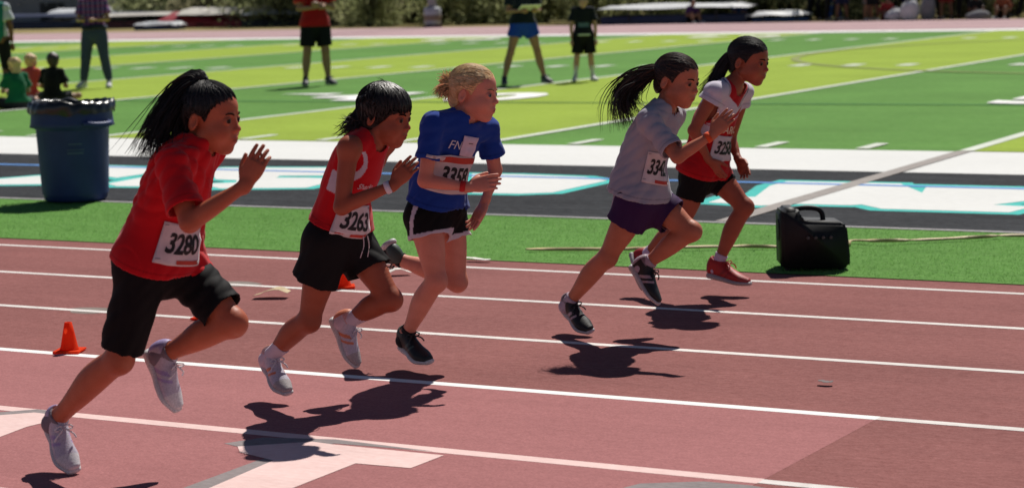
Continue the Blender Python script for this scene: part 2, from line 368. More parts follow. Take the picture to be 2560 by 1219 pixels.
def ell(c, r, R=None):
    """ellipsoid; R columns are its axes"""
    c = np.asarray(c, float)
    r = np.asarray(r, float)
    R = np.eye(3) if R is None else np.asarray(R, float)
    ext = np.sqrt(((R * r[None, :]) ** 2).sum(1))
    def fn(X, Y, Z):
        x, y, z = X - c[0], Y - c[1], Z - c[2]
        k0 = 0
        k1 = 0
        for i in range(3):
            q = x * R[0, i] + y * R[1, i] + z * R[2, i]
            k0 = k0 + (q / r[i]) ** 2
            k1 = k1 + (q / r[i] ** 2) ** 2
        k0 = np.sqrt(k0)
        return k0 * (k0 - 1) / np.maximum(np.sqrt(k1), 1e-6)
    return fn, c - ext, c + ext

def capsule(a, b, ra, rb):
    a = np.asarray(a, float)
    b = np.asarray(b, float)
    d = b - a
    L2 = d @ d + 1e-12
    R = max(ra, rb)
    def fn(X, Y, Z):
        x, y, z = X - a[0], Y - a[1], Z - a[2]
        t = np.clip((x * d[0] + y * d[1] + z * d[2]) / L2, 0, 1)
        return np.sqrt((x - t * d[0]) ** 2 + (y - t * d[1]) ** 2 + (z - t * d[2]) ** 2) - (ra + (rb - ra) * t)
    return fn, np.minimum(a, b) - R, np.maximum(a, b) + R

def loft(P, A, B=None, right=None, sub=5, end=False, start=False):
    """tube along P with elliptical sections (A sideways along `right`, B across); flat ends on request"""
    P = np.asarray(P, float)
    n = len(P)
    A = np.asarray(A, float)
    B = A if B is None else np.asarray(B, float)
    m = (n - 1) * sub + 1
    if n > 2:
        Q = catmull(P, m); a = catmull(A, m); b = catmull(B, m)
    else:
        t = np.linspace(0, 1, m)
        Q = P[0] + (P[1] - P[0]) * t[:, None]; a = A[0] + (A[1] - A[0]) * t; b = B[0] + (B[1] - B[0]) * t
    if right is None: rt = None
    else:
        rt = np.asarray(right, float)
        if rt.ndim == 1: rt = np.tile(rt, (n, 1))
        tt = np.linspace(0, n - 1, m)
        i = np.clip(np.floor(tt).astype(int), 0, n - 2)
        f = (tt - i)[:, None]
        rt = rt[i] * (1 - f) + rt[i + 1] * f
    mx = max(a.max(), b.max())
    lo, hi = Q.min(0) - mx, Q.max(0) + mx
    def fn(X, Y, Z):
        sh = np.broadcast_shapes(X.shape, Y.shape, Z.shape)
        T = np.full(sh, 0.06, np.float32)
        xs, ys, zs = X.ravel(), Y.ravel(), Z.ravel()
        for j in range(m - 1):
            p, q = Q[j], Q[j + 1]
            w = q - p
            L = np.linalg.norm(w) + 1e-9
            w = w / L
            rm = max(a[j], a[j + 1], b[j], b[j + 1]) + 0.05
            l2, h2 = np.minimum(p, q) - rm, np.maximum(p, q) + rm
            i0 = [np.searchsorted(c, l2[k]) for k, c in enumerate((xs, ys, zs))]
            i1 = [np.searchsorted(c, h2[k]) for k, c in enumerate((xs, ys, zs))]
            if any(u >= v for u, v in zip(i0, i1)): continue
            S = tuple(slice(u, v) for u, v in zip(i0, i1))
            x = xs[S[0]][:, None, None] - np.float32(p[0])
            y = ys[S[1]][None, :, None] - np.float32(p[1])
            z = zs[S[2]][None, None, :] - np.float32(p[2])
            ax = (x * w[0] + y * w[1] + z * w[2]).astype(np.float32)
            t = np.clip(ax / L, 0, 1)
            aa = a[j] + (a[j + 1] - a[j]) * t
            if rt is None:
                dz = ax - t * L
                r2 = x * x + y * y + z * z - ax * ax + dz * dz
                d = np.sqrt(np.maximum(r2, 0)) - aa
            else:
                bb = b[j] + (b[j + 1] - b[j]) * t
                r = rt[j] - w * (rt[j] @ w)
                r = r / np.linalg.norm(r)
                f = np.cross(w, r)
                u = x * r[0] + y * r[1] + z * r[2]
                v = x * f[0] + y * f[1] + z * f[2]
                dz = ax - t * L
                c = np.minimum(aa, bb)
                k0 = np.sqrt((u / aa) ** 2 + (v / bb) ** 2 + (dz / c) ** 2)
                k1 = np.sqrt((u / aa ** 2) ** 2 + (v / bb ** 2) ** 2 + (dz / c ** 2) ** 2)
                d = k0 * (k0 - 1) / np.maximum(k1, 1e-6)
            T[S] = np.minimum(T[S], d)
        if end:
            w = unit(Q[-1] - Q[-2])
            T = np.maximum(T, ((X - Q[-1][0]) * w[0] + (Y - Q[-1][1]) * w[1] + (Z - Q[-1][2]) * w[2]))
        if start:
            w = unit(Q[0] - Q[1])
            T = np.maximum(T, ((X - Q[0][0]) * w[0] + (Y - Q[0][1]) * w[1] + (Z - Q[0][2]) * w[2]))
        return T
    return fn, lo, hi

def half(p, n, lo, hi):
    """half space beyond p in direction n"""
    p = np.asarray(p, float); n = unit(n)
    return (lambda X, Y, Z: -((X - p[0]) * n[0] + (Y - p[1]) * n[1] + (Z - p[2]) * n[2])), np.asarray(lo, float), np.asarray(hi, float)

def bounds(prims, pad=0.03):
    return np.min([p[1] for p in prims], 0) - pad, np.max([p[2] for p in prims], 0) + pad

def folds(seed, amp, freq, direction, warp=1.2):
    """cloth creases running along `direction`: broad waves plus sharper ridges that fade in and out"""
    r = np.random.default_rng(seed)
    d = unit(direction)
    e1 = unit(np.cross(d, [0.3, 0.5, 0.8])); e2 = np.cross(d, e1)
    terms = []
    for i in range(7):
        ridge = i >= 3
        f0 = freq * (r.uniform(.8, 1.3) if not ridge else r.uniform(1.6, 2.9))
        th = r.uniform(0, 2 * np.pi)
        k = (e1 * np.cos(th) + e2 * np.sin(th)) * f0 + d * f0 * r.uniform(-0.45, 0.45)
        w = r.normal(size=3) * freq * 0.30
        m = r.normal(size=3) * freq * 0.38
        terms.append((ridge, k, w, m, r.uniform(0, 6.28), r.uniform(0, 6.28), r.uniform(0, 6.28), r.uniform(0.6, 1)))
    def fn(X, Y, Z):
        s = 0
        for ridge, k, w, m, p1, p2, p3, a in terms:
            v = np.sin(X * k[0] + Y * k[1] + Z * k[2] + p1 + warp * np.sin(X * w[0] + Y * w[1] + Z * w[2] + p2))
            if ridge:
                g = np.clip(.5 + .8 * np.sin(X * m[0] + Y * m[1] + Z * m[2] + p3), 0, 1)
                v = (1 - 2.2 * np.sqrt(v * v + .01)) * g * .8
            s = s + a * v
        return (s * (amp / 2.6)).astype(np.float32)
    return fn
# ------------------------------------------------------------ people
def A3(v): return np.asarray(v, float)

def shoe_frame(fig, S):
    J = fig.J
    heel, toe, an = J['heel' + S], J['toe' + S], J['an' + S]
    y = unit(toe - heel)
    z = an - heel
    z = unit(z - y * (z @ y))
    x = np.cross(y, z)
    k = max(np.linalg.norm(toe - heel) / .222 * 1.02, .92 * fig.s)
    mt = Matrix(((x[0], y[0], z[0]), (x[1], y[1], z[1]), (x[2], y[2], z[2]))).to_4x4()
    org = an - y * .036 * k - z * .078 * k
    return Matrix.Translation(org) @ mt @ Matrix.Diagonal((k * 1.08, k, k * 1.08, 1)), k

class Figure:
    """a posed figure; joint positions are relative to its root on the ground"""
    def __init__(s, J, fat=1.0, seed=0):
        s.J = {k: A3(v) for k, v in J.items() if isinstance(v, (list, tuple, np.ndarray))}
        s.s = J['sc']
        s.hs = J.get('hs', 0.97)
        s.fat = fat
        s.seed = seed
        s.up, s.pf, s.pl, s.sf, s.sl = (s.J[k] for k in ('_up', '_pf', '_pl', '_sf', '_sl'))
        s.P, s.N = s.J['pel'], s.J['neck']
        s.len = np.linalg.norm(s.N - s.P)
        s.R = s.J['hR']
        s.hc = s.J['hc']
    def spine(s, t):
        """point at fraction t of the trunk, with a slight natural curve of the back"""
        bow = 0.028 * s.s * math.sin(math.pi * min(max(t, 0), 1))
        return s.P + s.up * (s.len * t) - s.pf * bow
    def right(s, t):
        t = min(max(t, 0), 1)
        return unit(-(s.pl * (1 - t) + s.sl * t))
    def torso(s, ts, A, B, end=False, start=False, shift=None, k=1.0):
        P = [s.spine(t) + (s.pf * (shift[i] * s.s) if shift is not None else 0) for i, t in enumerate(ts)]
        return loft(P, np.array(A) * s.s * k, np.array(B) * s.s * k, [s.right(t) for t in ts], sub=4, end=end, start=start)
    def trunk(s, e=0.0):
        f = 1 + (s.fat - 1) * 0.8
        return s.torso([-.16, -.02, .14, .30, .48, .66, .82, .93, 1.0],
                       np.array([.078, .112, .112, .100, .104, .112, .108, .074, .042]) * f + e,
                       np.array([.066, .082, .080, .073, .077, .080, .072, .056, .042]) * f + e)
    def limb(s, a, b, radii, bulge=None, end=False, t0=0.0, t1=1.0, bend=None, start=False):
        a, b = A3(a), A3(b)
        n = len(radii)
        P = [a + (b - a) * (t0 + (t1 - t0) * i / (n - 1)) for i in range(n)]
        if bulge is not None:
            d, amt = bulge
            for i in range(n): P[i] = P[i] + d * (amt[i] * s.s)
        return loft(P, np.array(radii) * s.s, None, None, sub=4, end=end, start=start)
    def legdir(s, S):
        """direction of the front of the leg"""
        h, k, a = s.J['hip' + S], s.J['kn' + S], s.J['an' + S]
        d = unit(k - h) - unit(a - k)
        if np.linalg.norm(d) < 0.15: d = s.pf
        return unit(d)
    def head_pt(s, p): return s.hc + s.R @ (A3(p) * s.hs)
    def hell(s, c, r, rot=None):
        R = s.R if rot is None else s.R @ rot
        return ell(s.head_pt(c), np.array(r) * s.hs, R)
    def hcap(s, a, b, ra, rb): return capsule(s.head_pt(a), s.head_pt(b), ra * s.hs, rb * s.hs)
    def cranium(s): return [s.hell((0, -.009, .034), (.0735, .087, .073)), s.hell((0, .031, .040), (.062, .058, .055))]

    def body(s, vox, hands=True, face=True):
        f = s.fat
        fl = 1 + (f - 1) * 0.9
        J = s.J
        prims = []
        add = lambda p, k: prims.append((p, k * s.s))
        add(s.trunk(), 0)
        for S in 'LR':
            sg = 1 if S == 'L' else -1
            fr = s.legdir(S)
            add(ell(J['hip' + S] - s.pf * .016 * s.s + s.up * .01 * s.s, np.array([.062, .064, .070]) * s.s * f), .04)
            h, k, a = J['hip' + S], J['kn' + S], J['an' + S]
            add(s.limb(h, k, np.array([.066, .065, .058, .048, .040]) * fl, (fr, [0, .008, .008, .004, .004])), .035)
            add(ell(k + fr * .007 * s.s, np.array([.033, .033, .037]) * s.s * fl), .02)
            add(s.limb(k, a, np.array([.040, .044, .045, .038, .030, .0265]) * fl, (fr, [.002, -.008, -.011, -.006, -.002, 0])), .02)
            mt, kk = shoe_frame(s, S)
            q = [A3(mt @ Vector(p)) for p in ((0, .040, .060), (0, .085, .040), (0, .140, .028))]
            add(capsule(a, q[0], .027 * s.s, .022 * s.s), .015)
            add(capsule(q[0], q[1], .022 * s.s, .017 * s.s), .010)
            add(capsule(q[1], q[2], .017 * s.s, .012 * s.s), .008)
            sh, e, w = J['sh' + S], J['el' + S], J['wr' + S]
            add(ell(sh, np.array([.041, .041, .043]) * s.s), .03)
            add(capsule(s.spine(.97), sh + s.up * .012 * s.s, .030 * s.s, .026 * s.s), .035)
            add(s.limb(sh, e, np.array([.036, .034, .031, .028]) * fl), .02)
            add(s.limb(e, w, np.array([.027, .0275, .025, .020, .0175]) * fl), .015)
            if hands: s.hand(add, S)
            else: add(ell(w * .4 + J['finger' + S] * .6, np.array([.026, .026, .05]) * s.s, s.frame_to(J['finger' + S] - w)), .015)
        # neck
        nb = s.spine(.95)
        hb = s.head_pt((0, -.022, -.045))
        add(loft([nb, nb * .5 + hb * .5, hb], np.array([.044, .037, .040]) * s.s, None, None), .03)
        H = prims.append
        k = s.hs
        for c in s.cranium(): H((c, .02 * k))
        H((s.hell((0, .032, -.020), (.0625, .058, .064)), .02 * k))
        H((s.hell((0, .044, -.070), (.036, .036, .028)), .022 * k))
        for sg in (-1, 1):
            H((s.hcap((sg * .050, .002, -.046), (sg * .015, .056, -.084), .016, .013), .02 * k))
            H((s.hell((sg * .036, .051, -.036), (.030, .032, .030)), .02 * k))
        H((s.hcap((-.005, .0640, -.087), (.005, .0640, -.087), .0145, .0145), .018 * k))
        if face:
            H((s.hcap((0, .0815, .010), (0, .0960, -.020), .0072, .0085), .011 * k))
            H((s.hell((0, .0990, -.0215), (.0098, .0092, .0084)), .007 * k))
            for sg in (-1, 1):
                H((s.hell((sg * .0108, .0915, -.0258), (.0070, .0085, .0062)), .006 * k))
                H((s.hcap((sg * .014, .0825, .024), (sg * .044, .067, .022), .0055, .005), .012 * k))
            H((s.hell((0, .071, -.052), (.029, .022, .024)), .014 * k))
            H((s.hell((0, .0885, -.0520), (.0195, .0080, .0050)), .006 * k))
            H((s.hell((0, .0865, -.0620), (.0170, .0085, .0056)), .006 * k))
        lo, hi = bounds([p for p, _ in prims], .01)
        v = Vol(lo, hi, vox)
        for p, kk in prims: v.add(p, kk)
        if face:
            for sg in (-1, 1):
                v.cut(s.hell((sg * .032, .0945, .004), (.0175, .0135, .0125)), .010 * k)
                v.add(s.hell((sg * .0330, .0745, .0040), (.0172, .0146, .0145)), .002)
                v.cut(s.hell((sg * .0350, .0890, .0030), (.0158, .0130, .0050)), .0015)
                # ear
                rt = np.array(Matrix.Rotation(math.radians(-14), 3, 'X') @ Matrix.Rotation(math.radians(sg * -20), 3, 'Z'))
                v.add(s.hell((sg * .0760, -.016, -.004), (.0085, .0180, .0290), rt), .006 * k)
                v.cut(s.hell((sg * .0850, -.011, -.001), (.0075, .0095, .0165), rt), .004 * k)
            v.cut(s.hell((0, .100, -.0572), (.0190, .0100, .0009)), .002)
        s.bvol = v
        return v

    def frame_to(s, d):
        z = unit(d)
        x = unit(np.cross(z, [.3, .8, .5]))
        return np.stack([x, np.cross(z, x), z], 1)

    def hand(s, add, S):
        """palm, four bent fingers of unequal length and a thumb leaving the side of the palm"""
        J = s.J
        w, e, f = J['wr' + S], J['el' + S], J['finger' + S]
        d = unit(f - w)
        sg = 1 if S == 'L' else -1
        # palms face inward towards the body's midline
        inward = unit(-s.sl * sg + d * 0)
        n = unit(inward - d * (inward @ d))            # palm normal
        l = unit(np.cross(d, n)) * -sg                  # towards the thumb side
        k = s.s * 1.04
        add(loft([w - d * .012 * k, w + d * .012 * k, w + d * .040 * k, w + d * .064 * k], np.array([.017, .021, .029, .030]) * k,
                 np.array([.014, .0125, .0115, .0098]) * k, l), .012)
        add(ell(w + d * .032 * k + l * .017 * k + n * .006 * k, np.array([.012, .012, .020]) * k, s.frame_to(d + l * .4)), .010)
        for i, (off, L, r) in enumerate(((.0225, .052, .0066), (.0075, .058, .0068), (-.0075, .054, .0066), (-.0215, .043, .0060))):
            curl = .12 + .07 * i
            b = w + d * (.060 - abs(off) * .12) * k + l * off * k
            dd = unit(d + l * off * .5)
            p = [b - dd * .012 * k, b]
            ang = curl * .5
            for q, fr in enumerate((.46, .30, .24)):
                v = dd * math.cos(ang) + n * math.sin(ang)
                p.append(p[-1] + v * L * fr * k)
                ang += curl * (1.3 if q == 0 else .8)
            add(loft(p, np.array([r, r, r * .97, r * .90, r * .78]) * k, None, None, sub=2), .0022)
        b = w + d * .016 * k + l * .018 * k + n * .004 * k
        t1 = unit(d * .72 + l * .62 + n * .28)
        t2 = unit(d * .92 + l * .25 + n * .35)
        add(loft([b, b + t1 * .026 * k, b + t1 * .026 * k + t2 * .022 * k, b + t1 * .026 * k + t2 * .040 * k], np.array([.0100, .0082, .0074, .0058]) * k, None, None, sub=2), .008)

    def head_local(s, P):
        return ((P - s.hc) @ s.R) / s.hs

    def skin_tint(s, P, base):
        q = s.head_local(P)
        c = np.tile(np.array(base, np.float32), (len(P), 1))
        def blob(ctr, r, soft=1.0):
            d = np.sqrt((((q - np.array(ctr)) / np.array(r)) ** 2).sum(1))
            return np.clip((1.25 - d) / .5, 0, 1)[:, None] * soft
        lips = np.maximum(blob((0, .092, -.0525), (.0175, .012, .0045)), blob((0, .092, -.0618), (.0155, .012, .0048)))
        c = c * (1 - lips * .65) + lips * .65 * np.array(base) * np.array([.98, .66, .66])
        line = blob((0, .096, -.0572), (.019, .016, .0010))
        c = c * (1 - line * .75)
        for sg in (-1, 1):
            ch = blob((sg * .040, .060, -.030), (.024, .03, .020), .35)
            c = c * (1 - ch) + ch * np.array(base) * np.array([1.06, .78, .76])
            ro = blob((sg * .033, .080, .005), (.020, .02, .013), .30)
            c = c * (1 - ro) + ro * np.array(base) * np.array([.72, .62, .62])
            for sx in (-1, 1):
                lash = blob((sg * .0325, .086, .0092), (.0145, .014, .0022), .95)
                c = c * (1 - lash * .62)
            kn = None
        nz = np.random.default_rng(s.seed).normal(size=3)
        mott = (.5 + .5 * np.sin(P @ np.array([31., 17., 23.]) + 2 * np.sin(P @ np.array([13., 29., -19.]))))[:, None]
        m2 = np.sin(P @ np.array([83., -61., 47.]) + 2.2 * np.sin(P @ np.array([-37., 71., 53.])) + nz[0])[:, None]
        c = c * (0.95 + .07 * mott + .035 * m2 * np.array([.6, 1.0, 1.1]))
        for S in 'LR':
            for key, rr, am in (('kn', .060, .16), ('el', .040, .20), ('wr', .030, .08), ('an', .045, .12), ('finger', .040, -.06)):
                d = np.linalg.norm(P - s.J[key + S], axis=1)[:, None] / (rr * s.s)
                w_ = np.exp(-d * d) * am
                c = c * (1 - w_ * np.array([.8, 1.15, 1.15]))
        return np.clip(c, 0, 1)

    # ---------- clothes
    def cloth_mesh(s, solid, inner, vox, th, fold, cuts=()):
        """solid: prims that are cut off at the openings, inner: the same shapes running on beyond them"""
        lo, hi = bounds([q[0] for q in solid], .03)
        v = Vol(lo, hi, vox)
        for p, k, *g in solid: v.add(p, k * s.s, g[0] if g else 0.0)
        F = v.field(fold) if fold is not None else 0
        v.D = (v.D + F).astype(np.float32)
        for c, k in cuts: v.cut(c, k)
        if th > 0:
            u = Vol(lo, hi, vox)
            for p, k, *g in inner: u.add(p, k * s.s, g[0] if g else 0.0)
            v.D = np.maximum(v.D, -(u.D + F + th)).astype(np.float32)
        return v.mesh()

def eyes_and_brows(fig, root, iris=(.035, .018, .010), brow=(.02, .013, .01), brow_r=.0022):
    n = 14
    for sg in (-1, 1):
        ctr = np.array((sg * .0330, .0725, .0035))
        P = []
        T = []
        F = []
        rows = 16
        for i in range(rows + 1):
            th = math.pi * i / rows
            for j in range(n):
                ph = 2 * math.pi * j / n
                d = np.array((math.sin(th) * math.cos(ph), math.cos(th), math.sin(th) * math.sin(ph)))
                d = np.array((d[0] * .966 + d[1] * .259, d[1] * .966 - d[0] * .259, d[2]))
                P.append(fig.head_pt(ctr + d * .0154))
                g = th
                T.append((.006, .004, .004) if g < .26 else (iris if g < .62 else (.26, .21, .19)))
        for i in range(rows):
            for j in range(n):
                F.append((i * n + j, (i + 1) * n + j, (i + 1) * n + (j + 1) % n, i * n + (j + 1) % n))
        link('eye', mesh_np('eye', P, F, tint=np.array(T, np.float32), mat=M['eye']), root)
        pts = [(sg * .014, .0900, .0205), (sg * .022, .0905, .0245), (sg * .034, .0850, .0262), (sg * .044, .0745, .0235), (sg * .050, .066, .0190)]
        path = catmull([fig.head_pt(p) for p in pts], 10)
        Pq, Q = tubes_np([path], np.array([.0018, .0024, .0028, .0028, .0027, .0025, .0022, .0018, .0014, .0007]) * fig.hs * brow_r / .0022, 6)
        link('eyebrow', mesh_np('eyebrow', Pq, Q, mat=M['brow_dark'] if brow[0] < .1 else M['brow_fair']), root)

def hair_mat(name, c1, c2, rough=0.38):
    t = NT(name, rough, 0.45)
    f = t.noise(t.coord('Object', (1, 1, 1)), 55, 3)
    a = t.node('ShaderNodeAttribute', attribute_name='tint')
    col = t.ramp(f, [(0.3, c1), (0.7, c2)])
    t.color(t.mix(col, a.outputs['Color'], 1.0, 'MULTIPLY'))
    return t.m

M['eye'] = tinted('wet_eye', 0.30, 0.2, 10, 0.0, 0.0)
M['brow_dark'] = plain('dark_brow_hair', (.020, .013, .010), .95, .03)
M['brow_fair'] = plain('fair_brow_hair', (.26, .14, .07), .95, .03)
M['hair_black'] = hair_mat('black_hair', (.008, .0065, .006), (.018, .013, .012), .46)
M['hair_brown'] = hair_mat('dark_brown_hair', (.018, .010, .007), (.045, .024, .015), .46)
M['hair_blond'] = hair_mat('blond_hair', (.54, .31, .125), (.78, .54, .29), .55)
M['hair_tie'] = plain('dark_hair_tie', (.01, .01, .012), .7)

def hair_style(fig, root, style, mat, vox, seed=1, nstr=700):
    """cap of hair on the skull with combed strands; style: back | bangs | parted"""
    r = np.random.default_rng(seed)
    k = fig.hs
    th = .009 if style != 'bangs' else .0135
    prims = [fig.hell((0, -.010, .035), (.0735 + th, .087 + th, .073 + th)), fig.hell((0, .028, .041), (.060 + th, .056 + th * .8, .054 + th))]
    if style == 'bangs':
        prims.append(fig.hell((0, -.035, -.015), (.076, .070, .072)))
    else:
        prims.append(fig.hell((0, -.050, -.018), (.056, .050, .060)))
    lo, hi = bounds(prims, .02)
    v = Vol(lo, hi, vox)
    for p in prims: v.add(p, .012 * k)
    X = [(v.lo[i] + v.h * np.arange(v.n[i])).astype(np.float32) for i in range(3)]
    x, y, z = X[0][:, None, None] - fig.hc[0], X[1][None, :, None] - fig.hc[1], X[2][None, None, :] - fig.hc[2]
    R = fig.R
    lx = (x * R[0, 0] + y * R[1, 0] + z * R[2, 0]) / k
    ly = (x * R[0, 1] + y * R[1, 1] + z * R[2, 1]) / k
    lz = (x * R[0, 2] + y * R[1, 2] + z * R[2, 2]) / k
    if style == 'bangs':
        yk = [-.12, -.06, -.02, .015, .035, .055, .075, .10]
        zk = [-.085, -.080, -.060, -.030, -.005, .020, .030, .032]
    else:
        yk = [-.12, -.07, -.045, -.030, -.012, .008, .020, .040, .060, .085, .11]
        zk = [-.070, -.066, -.045, .012, .026, .012, -.006, .030, .050, .066, .072]
    lyn = ly + .004 * np.sin(lx * 130) + .003 * np.sin(lx * 310 + 1)
    line = np.interp((lyn + 0 * lz).ravel(), yk, zk).reshape((lyn + 0 * lz).shape).astype(np.float32)
    line = line + .0035 * np.sin(lx * 95 + 2) * (ly > -.01)
    if style != 'bangs': line = line - .008 * np.exp(-(lx / .03) ** 2) * (ly > .05)
    lim = (line - lz) * k * .75
    v.D = (v.D + (.0065 if style != 'bangs' else .0055) * k * np.clip((ly - .0) / .06, 0, 1) * np.clip((.11 - lz) / .05, 0, 1)).astype(np.float32)
    v.D = np.maximum(v.D, lim.astype(np.float32))
    groove = (.0006 if style == 'parted' else .0014) * np.sin(lx * 420 + 3 * np.sin(lz * 40) + 2 * np.sin(ly * 60)) * k
    v.D = (v.D + groove * (v.D < .01)).astype(np.float32)
    P, Q, T = v.mesh()
    q = fig.head_local(P)
    tint = np.ones((len(P), 3), np.float32)
    if style == 'parted':
        part = np.exp(-((q[:, 0] + .010) / .0045) ** 2) * (q[:, 2] > .07) * (q[:, 1] > -.02)
        tint = tint * (1 - part[:, None] * .45)
        tint *= (0.85 + .25 * (np.sin(q[:, 0] * 300 + q[:, 2] * 260 + 2 * np.sin(q[:, 1] * 70)) * .5 + .5))[:, None]
    o = link('hair', mesh_np('hair', P, Q, T, tint=tint, mat=mat), root)
    bvh = BVHTree.FromPolygons([tuple(p) for p in P], [tuple(f) for f in Q] + [tuple(f) for f in T])
    # combed strands lying on the cap
    c0 = A3((0, -.012, .030))
    base = {'back': A3((0, -.098, .052)), 'parted': A3((0, -.104, .005)), 'bangs': A3((0, -.030, .118)), 'low': A3((0, -.105, .010)), 'high': A3((0, -.075, .098))}
    tgt = A3(fig.pony_local) if getattr(fig, 'pony_local', None) is not None else base[style]
    paths = []
    m = 11
    for i in range(nstr):
        if style == 'bangs':
            ph = r.uniform(0, 2 * np.pi)
            yy = .086 * math.cos(ph) - .015; xx = .080 * math.sin(ph)
            zz = float(np.interp(yy, yk, zk)) - r.uniform(-.004, .010)
            if yy > .03: zz -= r.uniform(0, .010)
            s0 = A3((r.normal() * .01, -.030 + r.normal() * .02, .115))
            s1 = A3((xx * 1.1, yy * 1.08, zz))
        else:
            sd = r.choice([-1, 1])
            yy = r.uniform(-.06, .108)
            if r.random() < .35:
                s0 = A3((sd * r.uniform(.0, .06), r.uniform(-.02, .10), .11))
            else:
                s0 = A3((sd * .075 * math.sqrt(max(0.02, 1 - (max(yy, 0) / .105) ** 2)), yy, float(np.interp(yy, yk, zk)) + r.uniform(-.004, .02)))
            s1 = tgt + r.normal(size=3) * .006
            if style == 'parted' and s0[2] > .1: s0 = A3((-.010 + sd * .003, r.uniform(-.02, .085), .11))
        t = np.linspace(0, 1, m)[:, None]
        line_ = s0 + (s1 - s0) * t
        if style != 'bangs':
            line_ = line_ + np.array([0, 0, 1.0]) * (np.sin(np.pi * t) * r.uniform(-.006, .012))
        pts = []
        lift = r.uniform(.0002, .0012 if style == 'parted' else .0026)
        for pnt in line_:
            d = unit(pnt - c0)
            w = fig.R @ d
            org = fig.head_pt(c0) + w * .25
            h = bvh.ray_cast(Vector(org), Vector(-w), .3)
            if h[0] is None: pts.append(fig.head_pt(pnt))
            else:
                pp = A3(h[0])
                far = np.linalg.norm(pp - fig.head_pt(pnt))
                if style == 'bangs' and h[3] is not None and pnt[2] < .03 and far > .03: pp = fig.head_pt(pnt)
                pts.append(pp + w * lift)
        paths.append(pts)
    rad = np.linspace(1, .8, m)
    rad[-1] = .35
    rad[0] = .5
    R_ = r.uniform(.0010, .0018 if style == 'parted' else .0024, nstr)[:, None] * rad[None, :] * k
    fly = []
    for i in range(46):
        ph, th_ = r.uniform(0, 6.28), r.uniform(.15, 1.5)
        d0 = np.array([math.sin(th_) * math.cos(ph), math.sin(th_) * math.sin(ph) * .9 - .25, math.cos(th_)])
        a0 = c0 + unit(d0) * np.array([.078, .094, .082])
        if a0[1] > .06 and a0[2] < .06: continue
        dr_ = unit(tgt - a0)
        out_ = unit(a0 - c0)
        t = np.linspace(0, 1, m)[:, None]
        Lf = r.uniform(.025, .06)
        cv = a0 + dr_ * Lf * t + out_ * (np.sin(np.pi * t * r.uniform(.5, 1.0)) * r.uniform(.003, .011)) + r.normal(size=3) * .004 * t ** 2
        fly.append([fig.head_pt(q) for q in cv])
    paths = paths + fly
    R_ = np.vstack([R_, np.full((len(fly), 1), .0006) * rad[None, :] * k])
    nstr = len(paths)
    P2, Q2 = tubes_np(paths, R_, 3)
    sh = np.repeat(np.exp(r.normal(0, .22 if style == 'parted' else .55, nstr)), m * 3)[:, None] * np.ones((1, 3))
    link('hair_strand', mesh_np('hair_strand', P2, Q2, tint=sh.astype(np.float32), mat=mat), o)['kind'] = 'stuff'
    return o

def ponytail(fig, root, guide, mat, spread, n, seed, r0=.016, m=16, curl=0.0, name='ponytail', wisps=0):
    """locks that leave the hair tie together and fan out towards the tips"""
    r = np.random.default_rng(seed)
    G = catmull([A3(g) for g in guide], m)
    tan = np.gradient(G, axis=0)
    tan /= np.linalg.norm(tan, axis=1, keepdims=True)
    u = np.cross(tan, [0.1, .9, .1]); u /= np.linalg.norm(u, axis=1, keepdims=True)
    v = np.cross(tan, u)
    t = np.linspace(0, 1, m)
    paths = []
    rad = []
    for i in range(n):
        a = r.uniform(0, 2 * np.pi); q = math.sqrt(r.random())
        tip = r.normal(size=2) * spread
        tl = r.uniform(.55, 1.08)
        cu, cv = math.cos(a) * q * r0, math.sin(a) * q * r0
        prof = np.interp(t, [0, .12, .4, 1], [.55, 1.0, 1.35, .7])
        fl = t ** 1.6
        wob = r.normal(size=2) * curl
        ph = r.uniform(0, 6)
        w1 = np.sin(t * 7 + ph) * t * curl * 2
        du = cu * prof + tip[0] * fl + w1 * .7
        dv = cv * prof + tip[1] * fl + np.cos(t * 6 + ph) * t * curl
        pth = G + u * du[:, None] + v * dv[:, None]
        # shorter locks end early
        pth = catmull(pth, m * 2)[: max(6, int(m * 2 * min(1, tl)))]
        pth = catmull(pth, m)
        if tl > 1: pth = pth + tan * ((tl - 1) * .25 * t ** 2)[:, None] * .5
        paths.append(pth)
        rad.append(r.uniform(.0012, .0026) * np.interp(t, [0, .2, .7, 1], [1, 1.2, .8, .15]))
    P, Q = tubes_np(paths, np.array(rad), 3)
    sh = np.repeat(np.exp(r.normal(0, .5, n)), m * 3)[:, None] * np.ones((1, 3))
    return link(name, mesh_np(name, P, Q, tint=sh.astype(np.float32), mat=mat), root)

